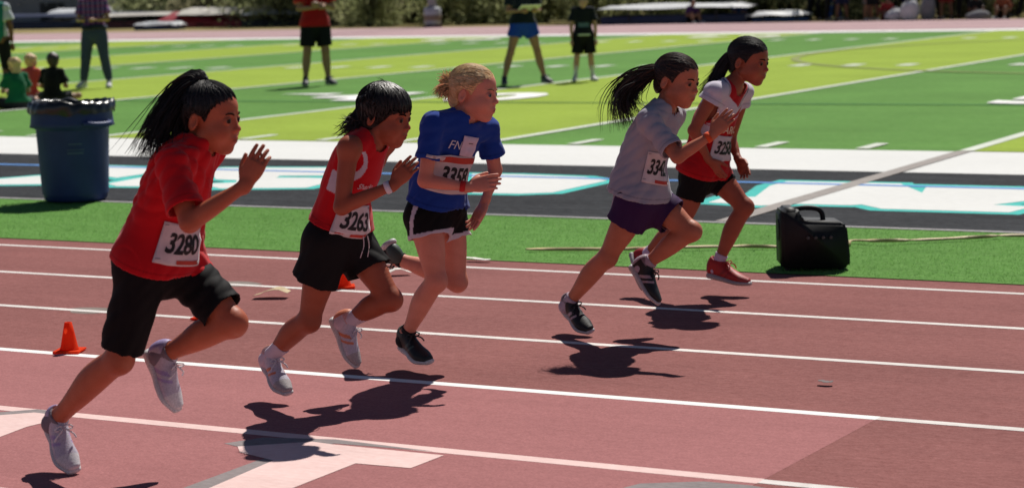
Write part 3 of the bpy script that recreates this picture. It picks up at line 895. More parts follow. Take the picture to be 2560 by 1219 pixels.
# ------------------------------------------------------------ shoes (one shape, several colourings)
def shoe_parts(vox=.0026):
    """sports shoe of 0.22 m: y from heel to toe, z up, sole on z=0"""
    L = .222
    ys = np.array([.012, .045, .085, .125, .165, .200])
    wid = np.array([.026, .030, .029, .033, .036, .024])
    hgt = np.array([.044, .046, .042, .034, .026, .018])
    zc = np.array([.046, .050, .044, .036, .030, .026])
    P = np.stack([np.array([0, 0, .003, .006, .004, -.002]), ys, zc], 1)
    up = [(loft(P, wid, hgt * .82, (1, 0, 0), sub=5), 0), (ell((0, .030, .074), (.029, .036, .034)), .02), (ell((0, .012, .060), (.024, .018, .040)), .015)]
    lo, hi = bounds([p for p, _ in up], .01)
    v = Vol(lo, hi, vox)
    for p, k in up: v.add(p, k)
    v.cut(half((0, 0, .018), (0, 0, -1), lo, hi), .002)
    v.cut(capsule((0, .034, .082), (0, .028, .140), .0235, .029), .006)
    upper = v.mesh()
    so = [(loft(np.stack([P[:, 0], np.array([.010, .045, .085, .125, .168, .212]), np.array([.014, .013, .013, .012, .013, .018])], 1), wid + np.array([.005, .004, .002, .004, .004, .000]), np.array([.018, .016, .015, .014, .013, .010]), (1, 0, 0), sub=5), 0)]
    lo, hi = bounds([p for p, _ in so], .012)
    v = Vol(lo, hi, vox)
    for p, k in so: v.add(p, k)
    v.cut(half((0, 0, .026), (0, -.12, 1), lo, hi), .003)
    v.cut(half((0, 0, .001), (0, 0, -1), lo, hi), .002)
    for y in np.arange(.02, .21, .022):
        v.cut(capsule((-.05, y, -.001), (.05, y, -.001), .0035, .0035), .001)
    sole = v.mesh()
    paths = []
    for i, y in enumerate((.080, .094, .108, .122)):
        h = .044 + .037 * (1 - (y - .03) / .13) + .004
        for sg in (-1, 1):
            paths.append(catmull([(sg * .022, y, h - .014), (sg * .010, y + .004, h - .003), (-sg * .006, y + .010, h - .002), (-sg * .020, y + .013, h - .016)], 8))
    b = (0, .078, .081)
    for sg in (-1, 1):
        paths.append(catmull([b, (sg * .018, .086, .094), (sg * .030, .094, .086), (sg * .012, .090, .078), b], 8))
        paths.append(catmull([b, (sg * .010, .10, .086), (sg * .026, .112, .078), (sg * .034, .118, .064)], 8))
    laces = tubes_np(paths, .0028, 6)
    return upper, sole, laces

UPPER, SOLE, LACES = shoe_parts()
SHOES = {}
def shoe_kit(key, c_main, c_accent, c_sole, c_lace, c_toe=None):
    P, Q, T = UPPER
    tint = np.tile(np.array(c_main, np.float32), (len(P), 1))
    st = (np.abs(P[:, 1] - (.085 + (P[:, 2] - .045) * .9)) < .009) | (np.abs(P[:, 1] - (.110 + (P[:, 2] - .04) * .9)) < .006)
    st &= (np.abs(P[:, 0]) > .018) & (P[:, 2] < .065)
    tint[st] = c_accent
    tint[(P[:, 2] > .074) & (P[:, 1] < .05)] = np.array(c_accent) * .5 + np.array(c_main) * .5
    if c_toe is not None: tint[(P[:, 1] > .165)] = c_toe
    tint[P[:, 1] < .006] = c_accent
    a = mesh_np('shoe', P, Q, T, tint=tint, mat=M['shoe'])
    P, Q, T = SOLE
    tint = np.tile(np.array(c_sole, np.float32), (len(P), 1))
    tint[P[:, 2] < .005] = np.array(c_sole) * .45
    b = mesh_np('sole', P, Q, T, tint=tint, mat=M['shoe'])
    P, Q = LACES
    c = mesh_np('lace', P, Q, tint=np.tile(np.array(c_lace, np.float32), (len(P), 1)), mat=M['shoe'])
    SHOES[key] = (a, b, c)

def put_shoe(fig, root, S, key, outward=0.0):
    o = link('shoe', SHOES[key][0], root)
    o.matrix_local = shoe_frame(fig, S)[0]
    link('sole', SHOES[key][1], o)
    link('lace', SHOES[key][2], o)
    return o

def sock(fig, root, S, col, h=.075):
    J = fig.J
    a, kn = J['an' + S], J['kn' + S]
    d = unit(kn - a)
    s = fig.s
    p = loft([a - d * .03 * s, a, a + d * h * .5 * s, a + d * h * s], np.array([.033, .032, .0315, .0345]) * s * (1 + (fig.fat - 1) * .9), None, None, end=True)
    v = Vol(p[1] - .01, p[2] + .01, .003)
    v.add(p)
    v.D = v.D + v.field(lambda X, Y, Z: .0008 * np.sin((X * d[0] + Y * d[1] + Z * d[2]) * 900)).astype(np.float32)
    P, Q, T = v.mesh()
    link('sock', mesh_np('sock', P, Q, T, tint=np.tile(np.array(col, np.float32), (len(P), 1)), mat=M['cloth']), root)

# ------------------------------------------------------------ printed numbers and letters
def text_geo(body, bold=0.0, shear=0.0, size=1.0, spacing=1.0):
    c = bpy.data.curves.new('lettering', 'FONT')
    c.body = body
    c.size = size
    c.offset = bold
    c.shear = shear
    c.space_character = spacing
    c.align_x = 'CENTER'
    c.align_y = 'CENTER'
    c.resolution_u = 3
    o = bpy.data.objects.new('lettering', c)
    COL.objects.link(o)
    dg = bpy.context.evaluated_depsgraph_get()
    me = o.evaluated_get(dg).to_mesh()
    V = np.array([v.co[:] for v in me.vertices])
    me.calc_loop_triangles()
    T = np.array([t.vertices[:] for t in me.loop_triangles])
    bpy.data.objects.remove(o)
    bpy.data.curves.remove(c)
    return V, T

def cut_tris(V, T, n=1):
    """split every triangle into four n times, so print can follow a curved surface"""
    for _ in range(n):
        V = list(map(tuple, V))
        mid = {}
        out = []
        def mp(a, b):
            kk = (min(a, b), max(a, b))
            if kk not in mid:
                mid[kk] = len(V)
                V.append(tuple((np.array(V[a]) + np.array(V[b])) / 2))
            return mid[kk]
        for a, b, c in T:
            ab, bc, ca = mp(a, b), mp(b, c), mp(c, a)
            out += [(a, ab, ca), (b, bc, ab), (c, ca, bc), (ab, bc, ca)]
        V, T = np.array(V), np.array(out)
    return V, T

class Wrap:
    """maps (u, v) in metres on a patch of the trunk to points just off the shirt"""
    def __init__(s, fig, bvh, t, ang, w, h, roll=0.0, off=.004, nu=21, nv=15):
        s.w, s.h = w, h
        c = fig.spine(t)
        rt = fig.right(t)
        up = fig.up
        fw = unit(np.cross(up, rt))
        a = math.radians(ang)                 # 0 = straight ahead, + = her right side
        out = unit(fw * math.cos(a) + rt * math.sin(a))
        lat = unit(np.cross(up, out))         # viewed from outside, this points to the right of the patch
        cr, sr = math.cos(roll), math.sin(roll)
        U, W_ = lat * cr + up * sr, up * cr - lat * sr
        s.G = np.zeros((nv, nu, 3))
        D = np.full((nv, nu), np.nan)
        Rr = .115 * fig.s
        org = np.zeros((nv, nu, 3)); dr = np.zeros((nv, nu, 3))
        for i in range(nv):
            for j in range(nu):
                u = (j / (nu - 1) - .5) * w
                v = (i / (nv - 1) - .5) * h
                al = u / Rr
                d = out * math.cos(al) + lat * math.sin(al)
                d = unit(d)
                p = c + up * (v * cr + u * sr)
                if roll: p = p
                org[i, j] = p; dr[i, j] = d
                hit = bvh.ray_cast(Vector(p + d * .4), Vector(-d), .42)
                if hit[0] is not None: D[i, j] = (A3(hit[0]) - p) @ d
        md = np.nanmax(D) if np.isfinite(D).any() else .12
        D = np.where(np.isnan(D), np.nanmedian(D), D)
        base = D.copy()
        for _ in range(8):
            E = np.pad(D, 1, mode='edge')
            D = (E[:-2, 1:-1] + E[2:, 1:-1] + E[1:-1, :-2] + E[1:-1, 2:]) / 4
            D = np.maximum(D, base)
        rn = np.random.default_rng(int(w * 1e4) + int(ang))
        jj, ii = np.meshgrid(np.linspace(0, 1, nu), np.linspace(0, 1, nv))
        for q in range(4):
            th = rn.uniform(0, 3.14); D = D + .0012 * fig.s * np.sin((jj * math.cos(th) + ii * math.sin(th)) * rn.uniform(7, 15) + rn.uniform(0, 6))
        s.org, s.dr, s.D = org, dr, D + .0015
        s.off = off
        s.nu, s.nv = nu, nv
    def at(s, uv, lift=0.0):
        uv = np.asarray(uv, float)
        fx = np.clip((uv[:, 0] / s.w + .5) * (s.nu - 1), 0, s.nu - 1.001)
        fy = np.clip((uv[:, 1] / s.h + .5) * (s.nv - 1), 0, s.nv - 1.001)
        j, i = fx.astype(int), fy.astype(int)
        a, b = (fx - j)[:, None], (fy - i)[:, None]
        G = s.org + s.dr * (s.D + s.off + lift)[..., None]
        return (G[i, j] * (1 - a) + G[i, j + 1] * a) * (1 - b) + (G[i + 1, j] * (1 - a) + G[i + 1, j + 1] * a) * b
    def panel(s, name, root, mat, lift=0.0, corner=.0):
        uv = [((j / (s.nu - 1) - .5) * s.w, (i / (s.nv - 1) - .5) * s.h) for i in range(s.nv) for j in range(s.nu)]
        P = s.at(uv, lift)
        F = [(i * s.nu + j, i * s.nu + j + 1, (i + 1) * s.nu + j + 1, (i + 1) * s.nu + j) for i in range(s.nv - 1) for j in range(s.nu - 1)]
        # thin paper: a second face behind
        n = len(P)
        P2 = s.at(uv, lift - .0012)
        F2 = [tuple(x + n for x in reversed(f)) for f in F]
        rim = [i for i in range(s.nu)] + [i * s.nu + s.nu - 1 for i in range(1, s.nv)] + [(s.nv - 1) * s.nu + j for j in range(s.nu - 2, -1, -1)] + [i * s.nu for i in range(s.nv - 2, 0, -1)]
        F3 = [(rim[k], rim[k - 1], rim[k - 1] + n, rim[k] + n) for k in range(len(rim))]
        return link(name, mesh_np(name, np.vstack([P, P2]), F + F2 + F3, mat=mat), root)
    def text(s, name, root, body, mat, cx, cy, height, bold=.0, shear=.0, lift=.0015, spacing=1.0, sub=1, sx=1.0):
        V, T = text_geo(body, bold, shear, 1.0, spacing)
        V, T = cut_tris(V, T, sub)
        k = height / .72
        uv = np.stack([V[:, 0] * k * sx + cx, V[:, 1] * k + cy], 1)
        keep = (np.abs(uv[:, 0]) <= s.w / 2) & (np.abs(uv[:, 1]) <= s.h / 2)
        T = T[keep[T].all(1)]
        P = s.at(uv, lift)
        return link(name, mesh_np(name, P, None, T, smooth=True, mat=mat), root)

M['bib'] = speckle('white_bib_paper', (.62, .55, .56), (.70, .63, .64), 18, .7, .05, 9, bump=.15, bdist=.002)
M['pin'] = plain('steel_pin', (.25, .25, .26), .35, .5)
M['ink'] = plain('black_print', (.012, .010, .012), .6)
M['bib_red'] = plain('red_print', (.55, .05, .03), .6)
M['white_print'] = plain('white_print', (.62, .60, .64), .7)
M['yellow_print'] = plain('cream_print', (.75, .62, .45), .7)
M['pale_pink_paper'] = plain('pale_paper_tag', (.66, .55, .66), .7)

def bib(fig, root, bvh, t, ang, number, w=.175, h=.135, red=0, roll=0.0, num_h=.062, cy=.0):
    W = Wrap(fig, bvh, t, ang, w * fig.s, h * fig.s, roll)
    p = W.panel('race_bib', root, M['bib'])
    W.text('bib_number', p, number, M['ink'], 0, cy, num_h * fig.s, .03, .22, .0015, .92, 1, .78)
    for u in (-.43, .43):
        for v in (-.40, .42):
            a_ = W.at([(u * w * fig.s - .006, v * h * fig.s), (u * w * fig.s + .006, v * h * fig.s + .002)], .002)
            Pp, Qp = tubes_np([catmull([a_[0], a_[0] * .5 + a_[1] * .5, a_[1]], 5)], .0013, 5)
            link('safety_pin', mesh_np('safety_pin', Pp, Qp, mat=M['pin']), p)
    if red == 1:
        R = Wrap(fig, bvh, t, ang, w * fig.s, h * fig.s, roll)
        V = np.array([(u, v) for v in (h * .30, h * .46) for u in np.linspace(-w * .48, w * .48, 16)]) * fig.s
        F = [(i, i + 1, 16 + i + 1, 16 + i) for i in range(15)]
        link('bib_band', mesh_np('bib_band', R.at(V, .0016), F, mat=M['bib_red']), p)
    if red == 2:
        V = np.array([(u, v) for v in (-h * .46, -h * .36) for u in np.linspace(-w * .1, w * .42, 10)]) * fig.s
        F = [(i, i + 1, 10 + i + 1, 10 + i) for i in range(9)]
        link('bib_band', mesh_np('bib_band', W.at(V, .0016), F, mat=M['bib_red']), p)
    return p

def wristband(fig, root, S, col, mat=None):
    J = fig.J
    w, e = J['wr' + S], J['el' + S]
    d = unit(e - w)
    s = fig.s
    v0, v1 = w + d * .012 * s, w + d * .032 * s
    r = .0205 * s * (1 + (fig.fat - 1) * .9)
    fr = fig.frame_to(d)
    P, F = [], []
    n = 20
    for rr, base in ((r, v0), (r + .0025, v0), (r + .0035, v1), (r + .001, v1)):
        for i in range(n):
            a = 2 * math.pi * i / n
            P.append(base + (fr[:, 0] * math.cos(a) + fr[:, 1] * math.sin(a)) * rr)
    for k in range(4):
        for i in range(n):
            F.append((k * n + i, k * n + (i + 1) % n, ((k + 1) % 4) * n + (i + 1) % n, ((k + 1) % 4) * n + i))
    link('wristband', mesh_np('wristband', P, F, tint=np.tile(np.array(col, np.float32), (len(P), 1)), mat=M['cloth']), root)
# ------------------------------------------------------------ the setting
U0, YD = -9.3414, 4.572
L = [9.377, 8.4465, 7.5046, 6.5465, 5.5811, 4.616, 3.651]
Y_GRASS, Y_KERB, Y_BAND, Y_FIELD, Y_FAR, Y_FT0, Y_FT1 = 9.638, 11.566, 14.929, 16.783, 52.51, 53.15, 64.35
X0, X1 = -95.0, 60.0

g = rect('ground', -420, 420, -120, 520, -.030, M['dry_grass'])
track = rect('running_track', X0, X1, -6, Y_GRASS, 0, M['track'])
za, zb = GP['zone_edge']
sl = (zb[0] - za[0]) / (zb[1] - za[1])
zx = lambda y: za[0] + sl * (y - za[1])
sheet('exchange_zone', [(X0, L[3]), (zx(L[3]), L[3]), (zx(-6), -6), (X0, -6)], .0005, M['track_light'], track)
lw = .024
for i, y in enumerate(L):
    if i < 3: rect('lane_line', X0, X1, y - lw, y + lw, .0010, M['line'], track)
    else:
        w2 = .027 if i == 3 else .031
        m2 = M['line_bright'] if i == 3 else M['numeral']
        rect('lane_line', X0, zx(y), y - w2, y + w2, .0010, m2, track)
        rect('lane_line', zx(y), X1, y - lw, y + lw, .0010, M['line'], track)
sheet('lane_number', GP['num_t'], .0018, M['numeral'], track)
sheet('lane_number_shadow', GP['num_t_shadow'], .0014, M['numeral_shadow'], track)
sheet('lane_number', GP['num_left'], .0018, M['numeral'], track)
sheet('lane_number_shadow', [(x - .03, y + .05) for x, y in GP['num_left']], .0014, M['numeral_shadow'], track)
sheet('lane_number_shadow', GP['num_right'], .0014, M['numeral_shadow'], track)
# faded rings of teal relay paint on the lane lines
M['teal_stain'] = speckle('faded_teal_paint', (.20, .17, .15), (.27, .22, .20), 30, .8, .2, 5)
for x, y in ((-6.30, 7.52), (-6.16, 8.47)):
    sheet('paint_patch', [(x + .13 * math.cos(a) * (1 + .2 * math.sin(3 * a)), y + .09 * math.sin(a)) for a in np.linspace(0, 6.28, 14)[:-1]], .0006, M['teal_stain'], track)

verge = rect('grass_verge', X0, X1, Y_GRASS, Y_KERB, .004, M['turf_green'])
rect('turf_edge_strip', X0, X1, Y_KERB - .035, Y_KERB + .035, .0075, M['curb'], verge)

surround = rect('black_turf_band', X0, X1, Y_KERB, Y_BAND, .004, M['turf_black'])
def offset_poly(pts, d):
    n = len(pts)
    A = sum(pts[i][0] * pts[(i + 1) % n][1] - pts[(i + 1) % n][0] * pts[i][1] for i in range(n))
    sg = 1 if A > 0 else -1
    out = []
    for i in range(n):
        p0, p1, p2 = (Vector(pts[k % n]) for k in (i - 1, i, i + 1))
        a, b = (p1 - p0), (p2 - p1)
        if a.length < 1e-6 or b.length < 1e-6:
            out.append(tuple(p1)); continue
        a.normalize(); b.normalize()
        na, nb = Vector((a.y, -a.x)) * sg, Vector((b.y, -b.x)) * sg
        v = na + nb
        k = max(v.length_squared / 2, .5)
        out.append(tuple(p1 + v / k * d * (1 if True else 0)))
    return out
for nm in ('let_a', 'let_a2', 'let_a3', 'let_b', 'let_c', 'let_m'):
    o = sheet('turf_letter', GP[nm], .0065, M['turf_white'], surround)
    sheet('letter_outline', offset_poly(GP[nm], .10), .0050, M['turf_teal'], surround)
rect('boundary_line', X0, X1, 13.88, 13.97, .0078, M['turf_blue'], surround)

band = rect('sideline_band', X0, X1, Y_BAND, Y_FIELD, .004, M['turf_white'])
field = rect('football_field', X0, X1, Y_FIELD, Y_FAR, .004, M['turf_green'])
for n in range(-12, 14, 2):
    xa, xb = U0 - YD * (n + 1), U0 - YD * n
    rect('turf_stripe', xa, xb, Y_FIELD, Y_FAR, .008, M['turf_lime'], field)
for n in range(-13, 16):
    x = U0 - YD * n
    rect('yard_line', x - .06, x + .06, Y_FIELD, Y_FAR, .012, M['turf_line'], field)
    for q in range(1, 5):
        xx = x - YD * q / 5
        if -75 < xx < 20:
            rect('yard_mark', xx - .06, xx + .06, Y_FIELD + .05, Y_FIELD + .62, .013, M['turf_line'], field)
            for yh in (32.70, 45.95):
                rect('hash_mark', xx - .13, xx + .13, yh - .33, yh + .33, .013, M['turf_line'], field)
rect('yard_line', U0 + YD - .08, U0 + YD + .05, Y_KERB + .04, Y_FIELD, .0092, M['turf_grey'], surround)
rect('soccer_line', X0, X1, 22.62, 22.71, .016, M['turf_dark'], field)
for y0, y1 in ((Y_FAR - .02, Y_FAR + .35),):
    rect('sideline_band', X0, X1, Y_FAR - 1.1, Y_FAR + .45, .016, M['line_bright'], field)
ring = [(-4.6 + r * math.cos(a), 38.3 + r * math.sin(a)) for r, rg in ((9.15, np.linspace(0, 2 * math.pi, 60)), (9.0, np.linspace(2 * math.pi, 0, 60))) for a in rg]
M['turf_ring'] = speckle('faded_grey_green_line', (.24, .28, .10), (.30, .33, .15), 40, .75, .08, .8, (.35, 1, 1), .2, .004)
sheet('centre_circle', ring, .017, M['turf_ring'], field)

def ground_text(body, x, y, h, rot, mat, parent, z, name='field_number', bold=.05, spacing=1.0, sx=1.0):
    V, T = text_geo(body, bold, 0, 1.0, spacing)
    k = h / .72
    c, s = math.cos(rot), math.sin(rot)
    P = np.stack([x + c * V[:, 0] * k * sx - s * V[:, 1] * k, y + s * V[:, 0] * k * sx + c * V[:, 1] * k, np.full(len(V), z)], 1)
    return link(name, mesh_np(name, P, None, T, smooth=False, mat=mat), parent)
for txt, x in (('4', -15.0), ('0', -12.98), ('5', -5.75), ('0', -3.75)):
    ground_text(txt, x, 23.65, 1.70, 0, M['line_bright'], field, .018, bold=.045, sx=.95)
sheet('field_arrow', [(-16.7, 24.22), (-15.75, 24.42), (-15.75, 24.0)], .018, M['line_bright'], field)
for txt, x in (('3', -28.5), ('0', -27.2), ('4', -20.6), ('0', -19.2)):
    ground_text(txt, x, 49.1, 1.3, math.pi, M['line_bright'], field, .018, bold=.05)

farside = rect('far_running_track', X0, X1, Y_FT0, Y_FT1, 0, M['far_track'])
rect('track_kerb', X0, X1, Y_FAR + .45, Y_FT0, .02, M['turf_black'], farside)
for i in range(1, 9):
    y = Y_FT0 + i * 1.22
    rect('lane_line', X0, X1, y - .02, y + .02, .006, M['numeral'], farside)

def translucent(name, ramp, back=.55):
    """thin leaf or blade: part of the light passes through to the other side"""
    t = NT(name, .8, .05)
    a = t.node('ShaderNodeAttribute', attribute_name='tint')
    col = a.outputs['Color']
    if ramp: col = t.mix(t.ramp(t.noise(t.coord('Object'), .9, 4), ramp), col, 1.0, 'MULTIPLY')
    t.color(col)
    tr = t.node('ShaderNodeBsdfTranslucent')
    t.link(col, tr.inputs[0])
    mx = t.node('ShaderNodeMixShader')
    mx.inputs[0].default_value = back
    t.link(t.b.outputs[0], mx.inputs[1])
    t.link(tr.outputs[0], mx.inputs[2])
    t.link(mx.outputs[0], t.n['Material Output'].inputs[0])
    return t.m
# blades of artificial grass on the verge
def blades():
    n = 110000
    u = rng.random(n)
    x = -12.5 + 12.5 * u
    y = rng.uniform(Y_GRASS + .02, Y_KERB - .05, n)
    keep = (x > -13.5 + 0 * y)
    h = rng.uniform(.007, .018, n)
    a = rng.uniform(0, 2 * np.pi, n)
    w = rng.uniform(.0010, .0022, n)
    lean = rng.normal(0, .009, (n, 2)) + np.array([.006, -.003])
    P = np.zeros((n, 3, 3), np.float32)
    P[:, 0] = np.stack([x - np.cos(a) * w, y - np.sin(a) * w, np.full(n, .003)], 1)
    P[:, 1] = np.stack([x + np.cos(a) * w, y + np.sin(a) * w, np.full(n, .003)], 1)
    P[:, 2] = np.stack([x + lean[:, 0], y + lean[:, 1], h], 1)
    t = np.clip(rng.normal(1, .15, n), .6, 1.5)
    base = np.array([.175, .360, .092])
    tint = (t[:, None] * base)[:, None, :].repeat(3, 1).reshape(-1, 3)
    m = translucent('turf_blade', None)
    o = link('turf_blade', mesh_np('turf_blade', P.reshape(-1, 3), None, np.arange(n * 3).reshape(-1, 3), tint=tint, smooth=False, mat=m))
    tag(o, 'short green artificial grass blades on the strip beside the red track', None, None, 'stuff')
blades()

# ------------------------------------------------------------ far side: scrub, shed, pads
def leaf_mat(name, c1, c2, c3):
    return translucent(name, [(.3, c1), (.55, c2), (.75, c3)])
M['leaf'] = leaf_mat('olive_scrub_leaf', (.26, .29, .13), (.36, .38, .19), (.44, .43, .27))
M['leaf_dark'] = leaf_mat('dark_scrub_leaf', (.11, .125, .062), (.17, .185, .090), (.23, .23, .13))
M['leaf_dry'] = leaf_mat('dusty_scrub_leaf', (.21, .20, .12), (.29, .27, .16), (.36, .33, .21))
M['bark'] = plain('grey_brown_bark', (.060, .045, .034), .9, .1, .4, 20, .5)

def bush_meshes(seed, w, h, nleaf, low):
    r = np.random.default_rng(seed)
    # stems
    paths, rad = [], []
    tips = []
    for i in range(9):
        a = r.uniform(0, 6.28)
        rr = w * .5 * r.uniform(.25, .85)
        top = np.array([math.cos(a) * rr, math.sin(a) * rr, h * r.uniform(.55, .95)])
        p = catmull([np.array([r.normal() * .1, r.normal() * .1, 0]), top * np.array([.35, .35, .45]) + r.normal(size=3) * .12, top], 7)
        paths.append(p)
        rad.append(np.linspace(.07, .012, 7) * h / 3)
        tips += [p[k] for k in (3, 4, 5, 6)]
    stem = tubes_np(paths, np.array(rad), 5)
    # clumps of leaves spread through the crown
    cl = [t + r.normal(size=3) * np.array([.25, .25, .2]) * w * .3 for t in tips]
    for _ in range(26):
        a = r.uniform(0, 6.28); q = math.sqrt(r.random()) * w * .52
        cl.append(np.array([math.cos(a) * q, math.sin(a) * q, r.uniform(low, .6) * h]))
    cl = np.array(cl)
    ci = r.integers(0, len(cl), nleaf)
    sz = r.uniform(.25, .55, len(cl)) * w * .33
    c = cl[ci] + r.normal(size=(nleaf, 3)) * sz[ci][:, None] * .55
    c[:, 2] = np.abs(c[:, 2] - .02) + .02
    d1 = r.normal(size=(nleaf, 3)); d1 /= np.linalg.norm(d1, axis=1, keepdims=True)
    d2 = np.cross(d1, r.normal(size=(nleaf, 3))); d2 /= np.linalg.norm(d2, axis=1, keepdims=True)
    s = r.uniform(.05, .13, nleaf)[:, None]
    P = np.stack([c - d1 * s, c + d2 * s * .45, c + d1 * s, c - d2 * s * .45], 1).reshape(-1, 3)
    tint = (r.uniform(.6, 1.45, len(cl))[ci] * r.uniform(.75, 1.25, nleaf))[:, None].repeat(4, 0).reshape(-1, 1) * np.ones((1, 3))
    return stem, (P, np.arange(nleaf * 4).reshape(-1, 4), tint)

BUSH = []
for i, (w, h, n, low) in enumerate(((4.4, 3.6, 5200, .03), (3.6, 2.8, 4200, .02), (5.2, 4.6, 6400, .05), (3.0, 2.2, 3200, .02))):
    st, lf = bush_meshes(40 + i, w, h, n, low)
    BUSH.append((mesh_np('trunk', st[0], st[1], mat=M['bark']), mesh_np('crown', lf[0], lf[1], tint=lf[2], smooth=False)))
def bush(kind, x, y, rz, k, mat, label, group, name='scrub_bush', cat='bush'):
    o = empty(name, (x, y, -.03), rz)
    o.scale = (k, k, k)
    tag(o, label, cat, group)
    link('trunk', BUSH[kind][0], o)
    c = link('crown', BUSH[kind][1], o)
    if not BUSH[kind][1].materials: BUSH[kind][1].materials.append(mat)
    c.material_slots[0].link = 'OBJECT'
    c.material_slots[0].material = mat
    return o
r = np.random.default_rng(3)
labels = {'leaf': ('olive green scrub bush growing beyond the far track', 'olive scrub bushes beyond the far track'),
          'leaf_dark': ('dark green scrub bush beyond the far track', 'dark scrub bushes beyond the far track'),  # darker leaf colour, drawn at random along the rows
          'leaf_dry': ('dusty pale scrub bush beyond the far track', 'dusty scrub bushes beyond the far track')}
x = -62.0
while x < -14:
    k = r.integers(0, 4)
    y = 70.5 + r.uniform(-1.6, 2.2) - (x + 62) * .02
    if x < -46: y += 8.5 - (x + 62) * .35
    mk = r.choice(['leaf', 'leaf', 'leaf_dark', 'leaf_dry'])
    bush(int(k), x, y, r.uniform(0, 6.28), r.uniform(.9, 1.2), M[mk], *labels[mk])
    x += r.uniform(1.5, 2.4)
x = -80.0
while x < -10:
    k = r.integers(0, 4)
    y = 78 + r.uniform(-2, 2.5) + max(0, -x - 48) * .55
    mk = r.choice(['leaf', 'leaf_dark', 'leaf'])
    bush(int(k), x, y, r.uniform(0, 6.28), r.uniform(1.2, 1.7), M[mk], *labels[mk])
    x += r.uniform(2.2, 3.2)

# low dry hills on the skyline
nx, ny = 70, 8
P, F = [], []
for j in range(ny):
    for i in range(nx):
        hx, hy = -420 + 840 * i / (nx - 1), 190 + 45 * j
        w_ = math.sin(math.pi * j / (ny - 1)) if j < ny - 1 else 0
        P.append((hx, hy, -.5 + w_ * (9 + 5 * math.sin(hx * .013 + 1) + 3 * math.sin(hx * .041 + j) + 1.5 * math.sin(hx * .11 + 2 * j))))
for j in range(ny - 1):
    for i in range(nx - 1): F.append((j * nx + i, j * nx + i + 1, (j + 1) * nx + i + 1, (j + 1) * nx + i))
M['hill'] = speckle('scrubby_hill', (.07, .075, .035), (.17, .15, .08), .16, .95, .2, .02, (1, 1, 1), .0)
tag(link('hills', mesh_np('hills', P, F, mat=M['hill'])), None, None, None, 'structure')

# grey shed behind the pads on the left
M['shed_wall'] = plain('grey_blue_metal_wall', (.20, .215, .25), .6, .4, .10, 1.5)
M['shed_dark'] = plain('dark_grey_door_paint', (.055, .060, .072), .5, .4, .10, 2)
M['shed_roof'] = plain('pale_roof_sheet', (.32, .33, .35), .5, .4, .08, 2)
rz = math.radians(28)
shed = tag(empty('storage_shed', (-71.6, 83.6, -.03), rz), 'grey blue metal shed with dark doors behind the mats', 'shed')
bm = bmesh.new(); box_bm(bm, (0, 1.5, 1.4), (6.2, 3.0, 2.8)); bm_obj('wall', bm, M['shed_wall'], shed)
bm = bmesh.new(); box_bm(bm, (0, 1.5, 2.9), (6.7, 3.5, .2)); bm_obj('roof', bm, M['shed_roof'], shed)
for dx in (-2.2, -.75):
    bm = bmesh.new(); box_bm(bm, (dx, -.03, 1.15), (1.3, .08, 2.3), 0, .01); d = bm_obj('door', bm, M['shed_dark'], shed)
    bm = bmesh.new(); box_bm(bm, (dx + .45, -.10, 1.1), (.06, .06, .16)); bm_obj('handle', bm, M['shed_roof'], d)
for k in range(9):
    bm = bmesh.new(); box_bm(bm, (.25 + k * .36, -.015, 1.4), (.10, .05, 2.7)); bm_obj('panel_rib', bm, M['shed_wall'], shed)

# landing pads
M['pad_navy'] = plain('navy_vinyl', (.012, .020, .060), .5, .4, .2, 3)
M['pad_blue'] = plain('blue_vinyl', (.016, .050, .14), .5, .4, .2, 3)
M['pad_red'] = plain('red_vinyl', (.30, .022, .030), .5, .4, .2, 3)
M['pad_maroon'] = plain('dark_red_vinyl', (.085, .014, .020), .5, .4, .2, 3)
M['pad_cream'] = plain('cream_vinyl_cover', (.50, .47, .42), .55, .4, .12, 3)
M['pad_white'] = plain('pale_grey_vinyl_cover', (.50, .51, .53), .5, .4, .12, 3)
M['black_gear'] = plain('black_gear', (.010, .010, .012), .5, .4, .2, 3)
def pad(x, y, rz, w, d, h, side, top, label, tilt=0.0, group='landing mats beyond the far track', z=-.03, tip=0.0):
    o = tag(empty('landing_mat', (x, y, z), rz), label, 'mat', group)
    o.rotation_euler = (tilt, tip, rz)
    bm = bmesh.new(); box_bm(bm, (0, 0, h * .5), (w, d, h), 0, .05); bm_obj('foam_block', bm, M[side], o, True)
    # loose, slightly sagging cover that overhangs the block
    bm = bmesh.new()
    nx, ny = 12, 8
    gv = {}
    for i in range(nx + 1):
        for j in range(ny + 1):
            u, v = i / nx * 2 - 1, j / ny * 2 - 1
            zz = h + .03 + .05 * (1 - u * u) * (1 - v * v) + .018 * math.sin(5 * u + 3 * v + x) - (.10 if abs(u) == 1 or abs(v) == 1 else 0)
            gv[i, j] = bm.verts.new((u * w * .52, v * d * .52, zz))
    for i in range(nx):
        for j in range(ny):
            bm.faces.new((gv[i, j], gv[i + 1, j], gv[i + 1, j + 1], gv[i, j + 1]))
    bm_obj('cover', bm, M[top], o, True)
    for sx in (-.3, .3):
        bm = bmesh.new(); box_bm(bm, (sx * w, -d * .5 - .02, h * .5), (.05, .03, h * .55)); bm_obj('strap', bm, M['black_gear'], o)
    return o
V28 = math.radians(28)
pad(-64.2, 75.2, V28 - .45, 13.5, 2.2, .62, 'pad_navy', 'pad_navy', 'long dark navy landing mat at the left, behind the standing people')
pad(-64.6, 78.6, V28, 4.6, 2.4, .75, 'pad_navy', 'pad_white', 'navy landing mat with a loose pale cover before the shed', .10)
pad(-60.6, 75.6, V28 - .2, 4.2, 2.0, .50, 'black_gear', 'pad_white', 'black mat with white cover right of the plaid shirt person', .12)
pad(-53.6, 69.2, V28 - .1, 1.9, 1.2, .26, 'pad_blue', 'pad_white', 'low blue mat in front of the dark red mat')
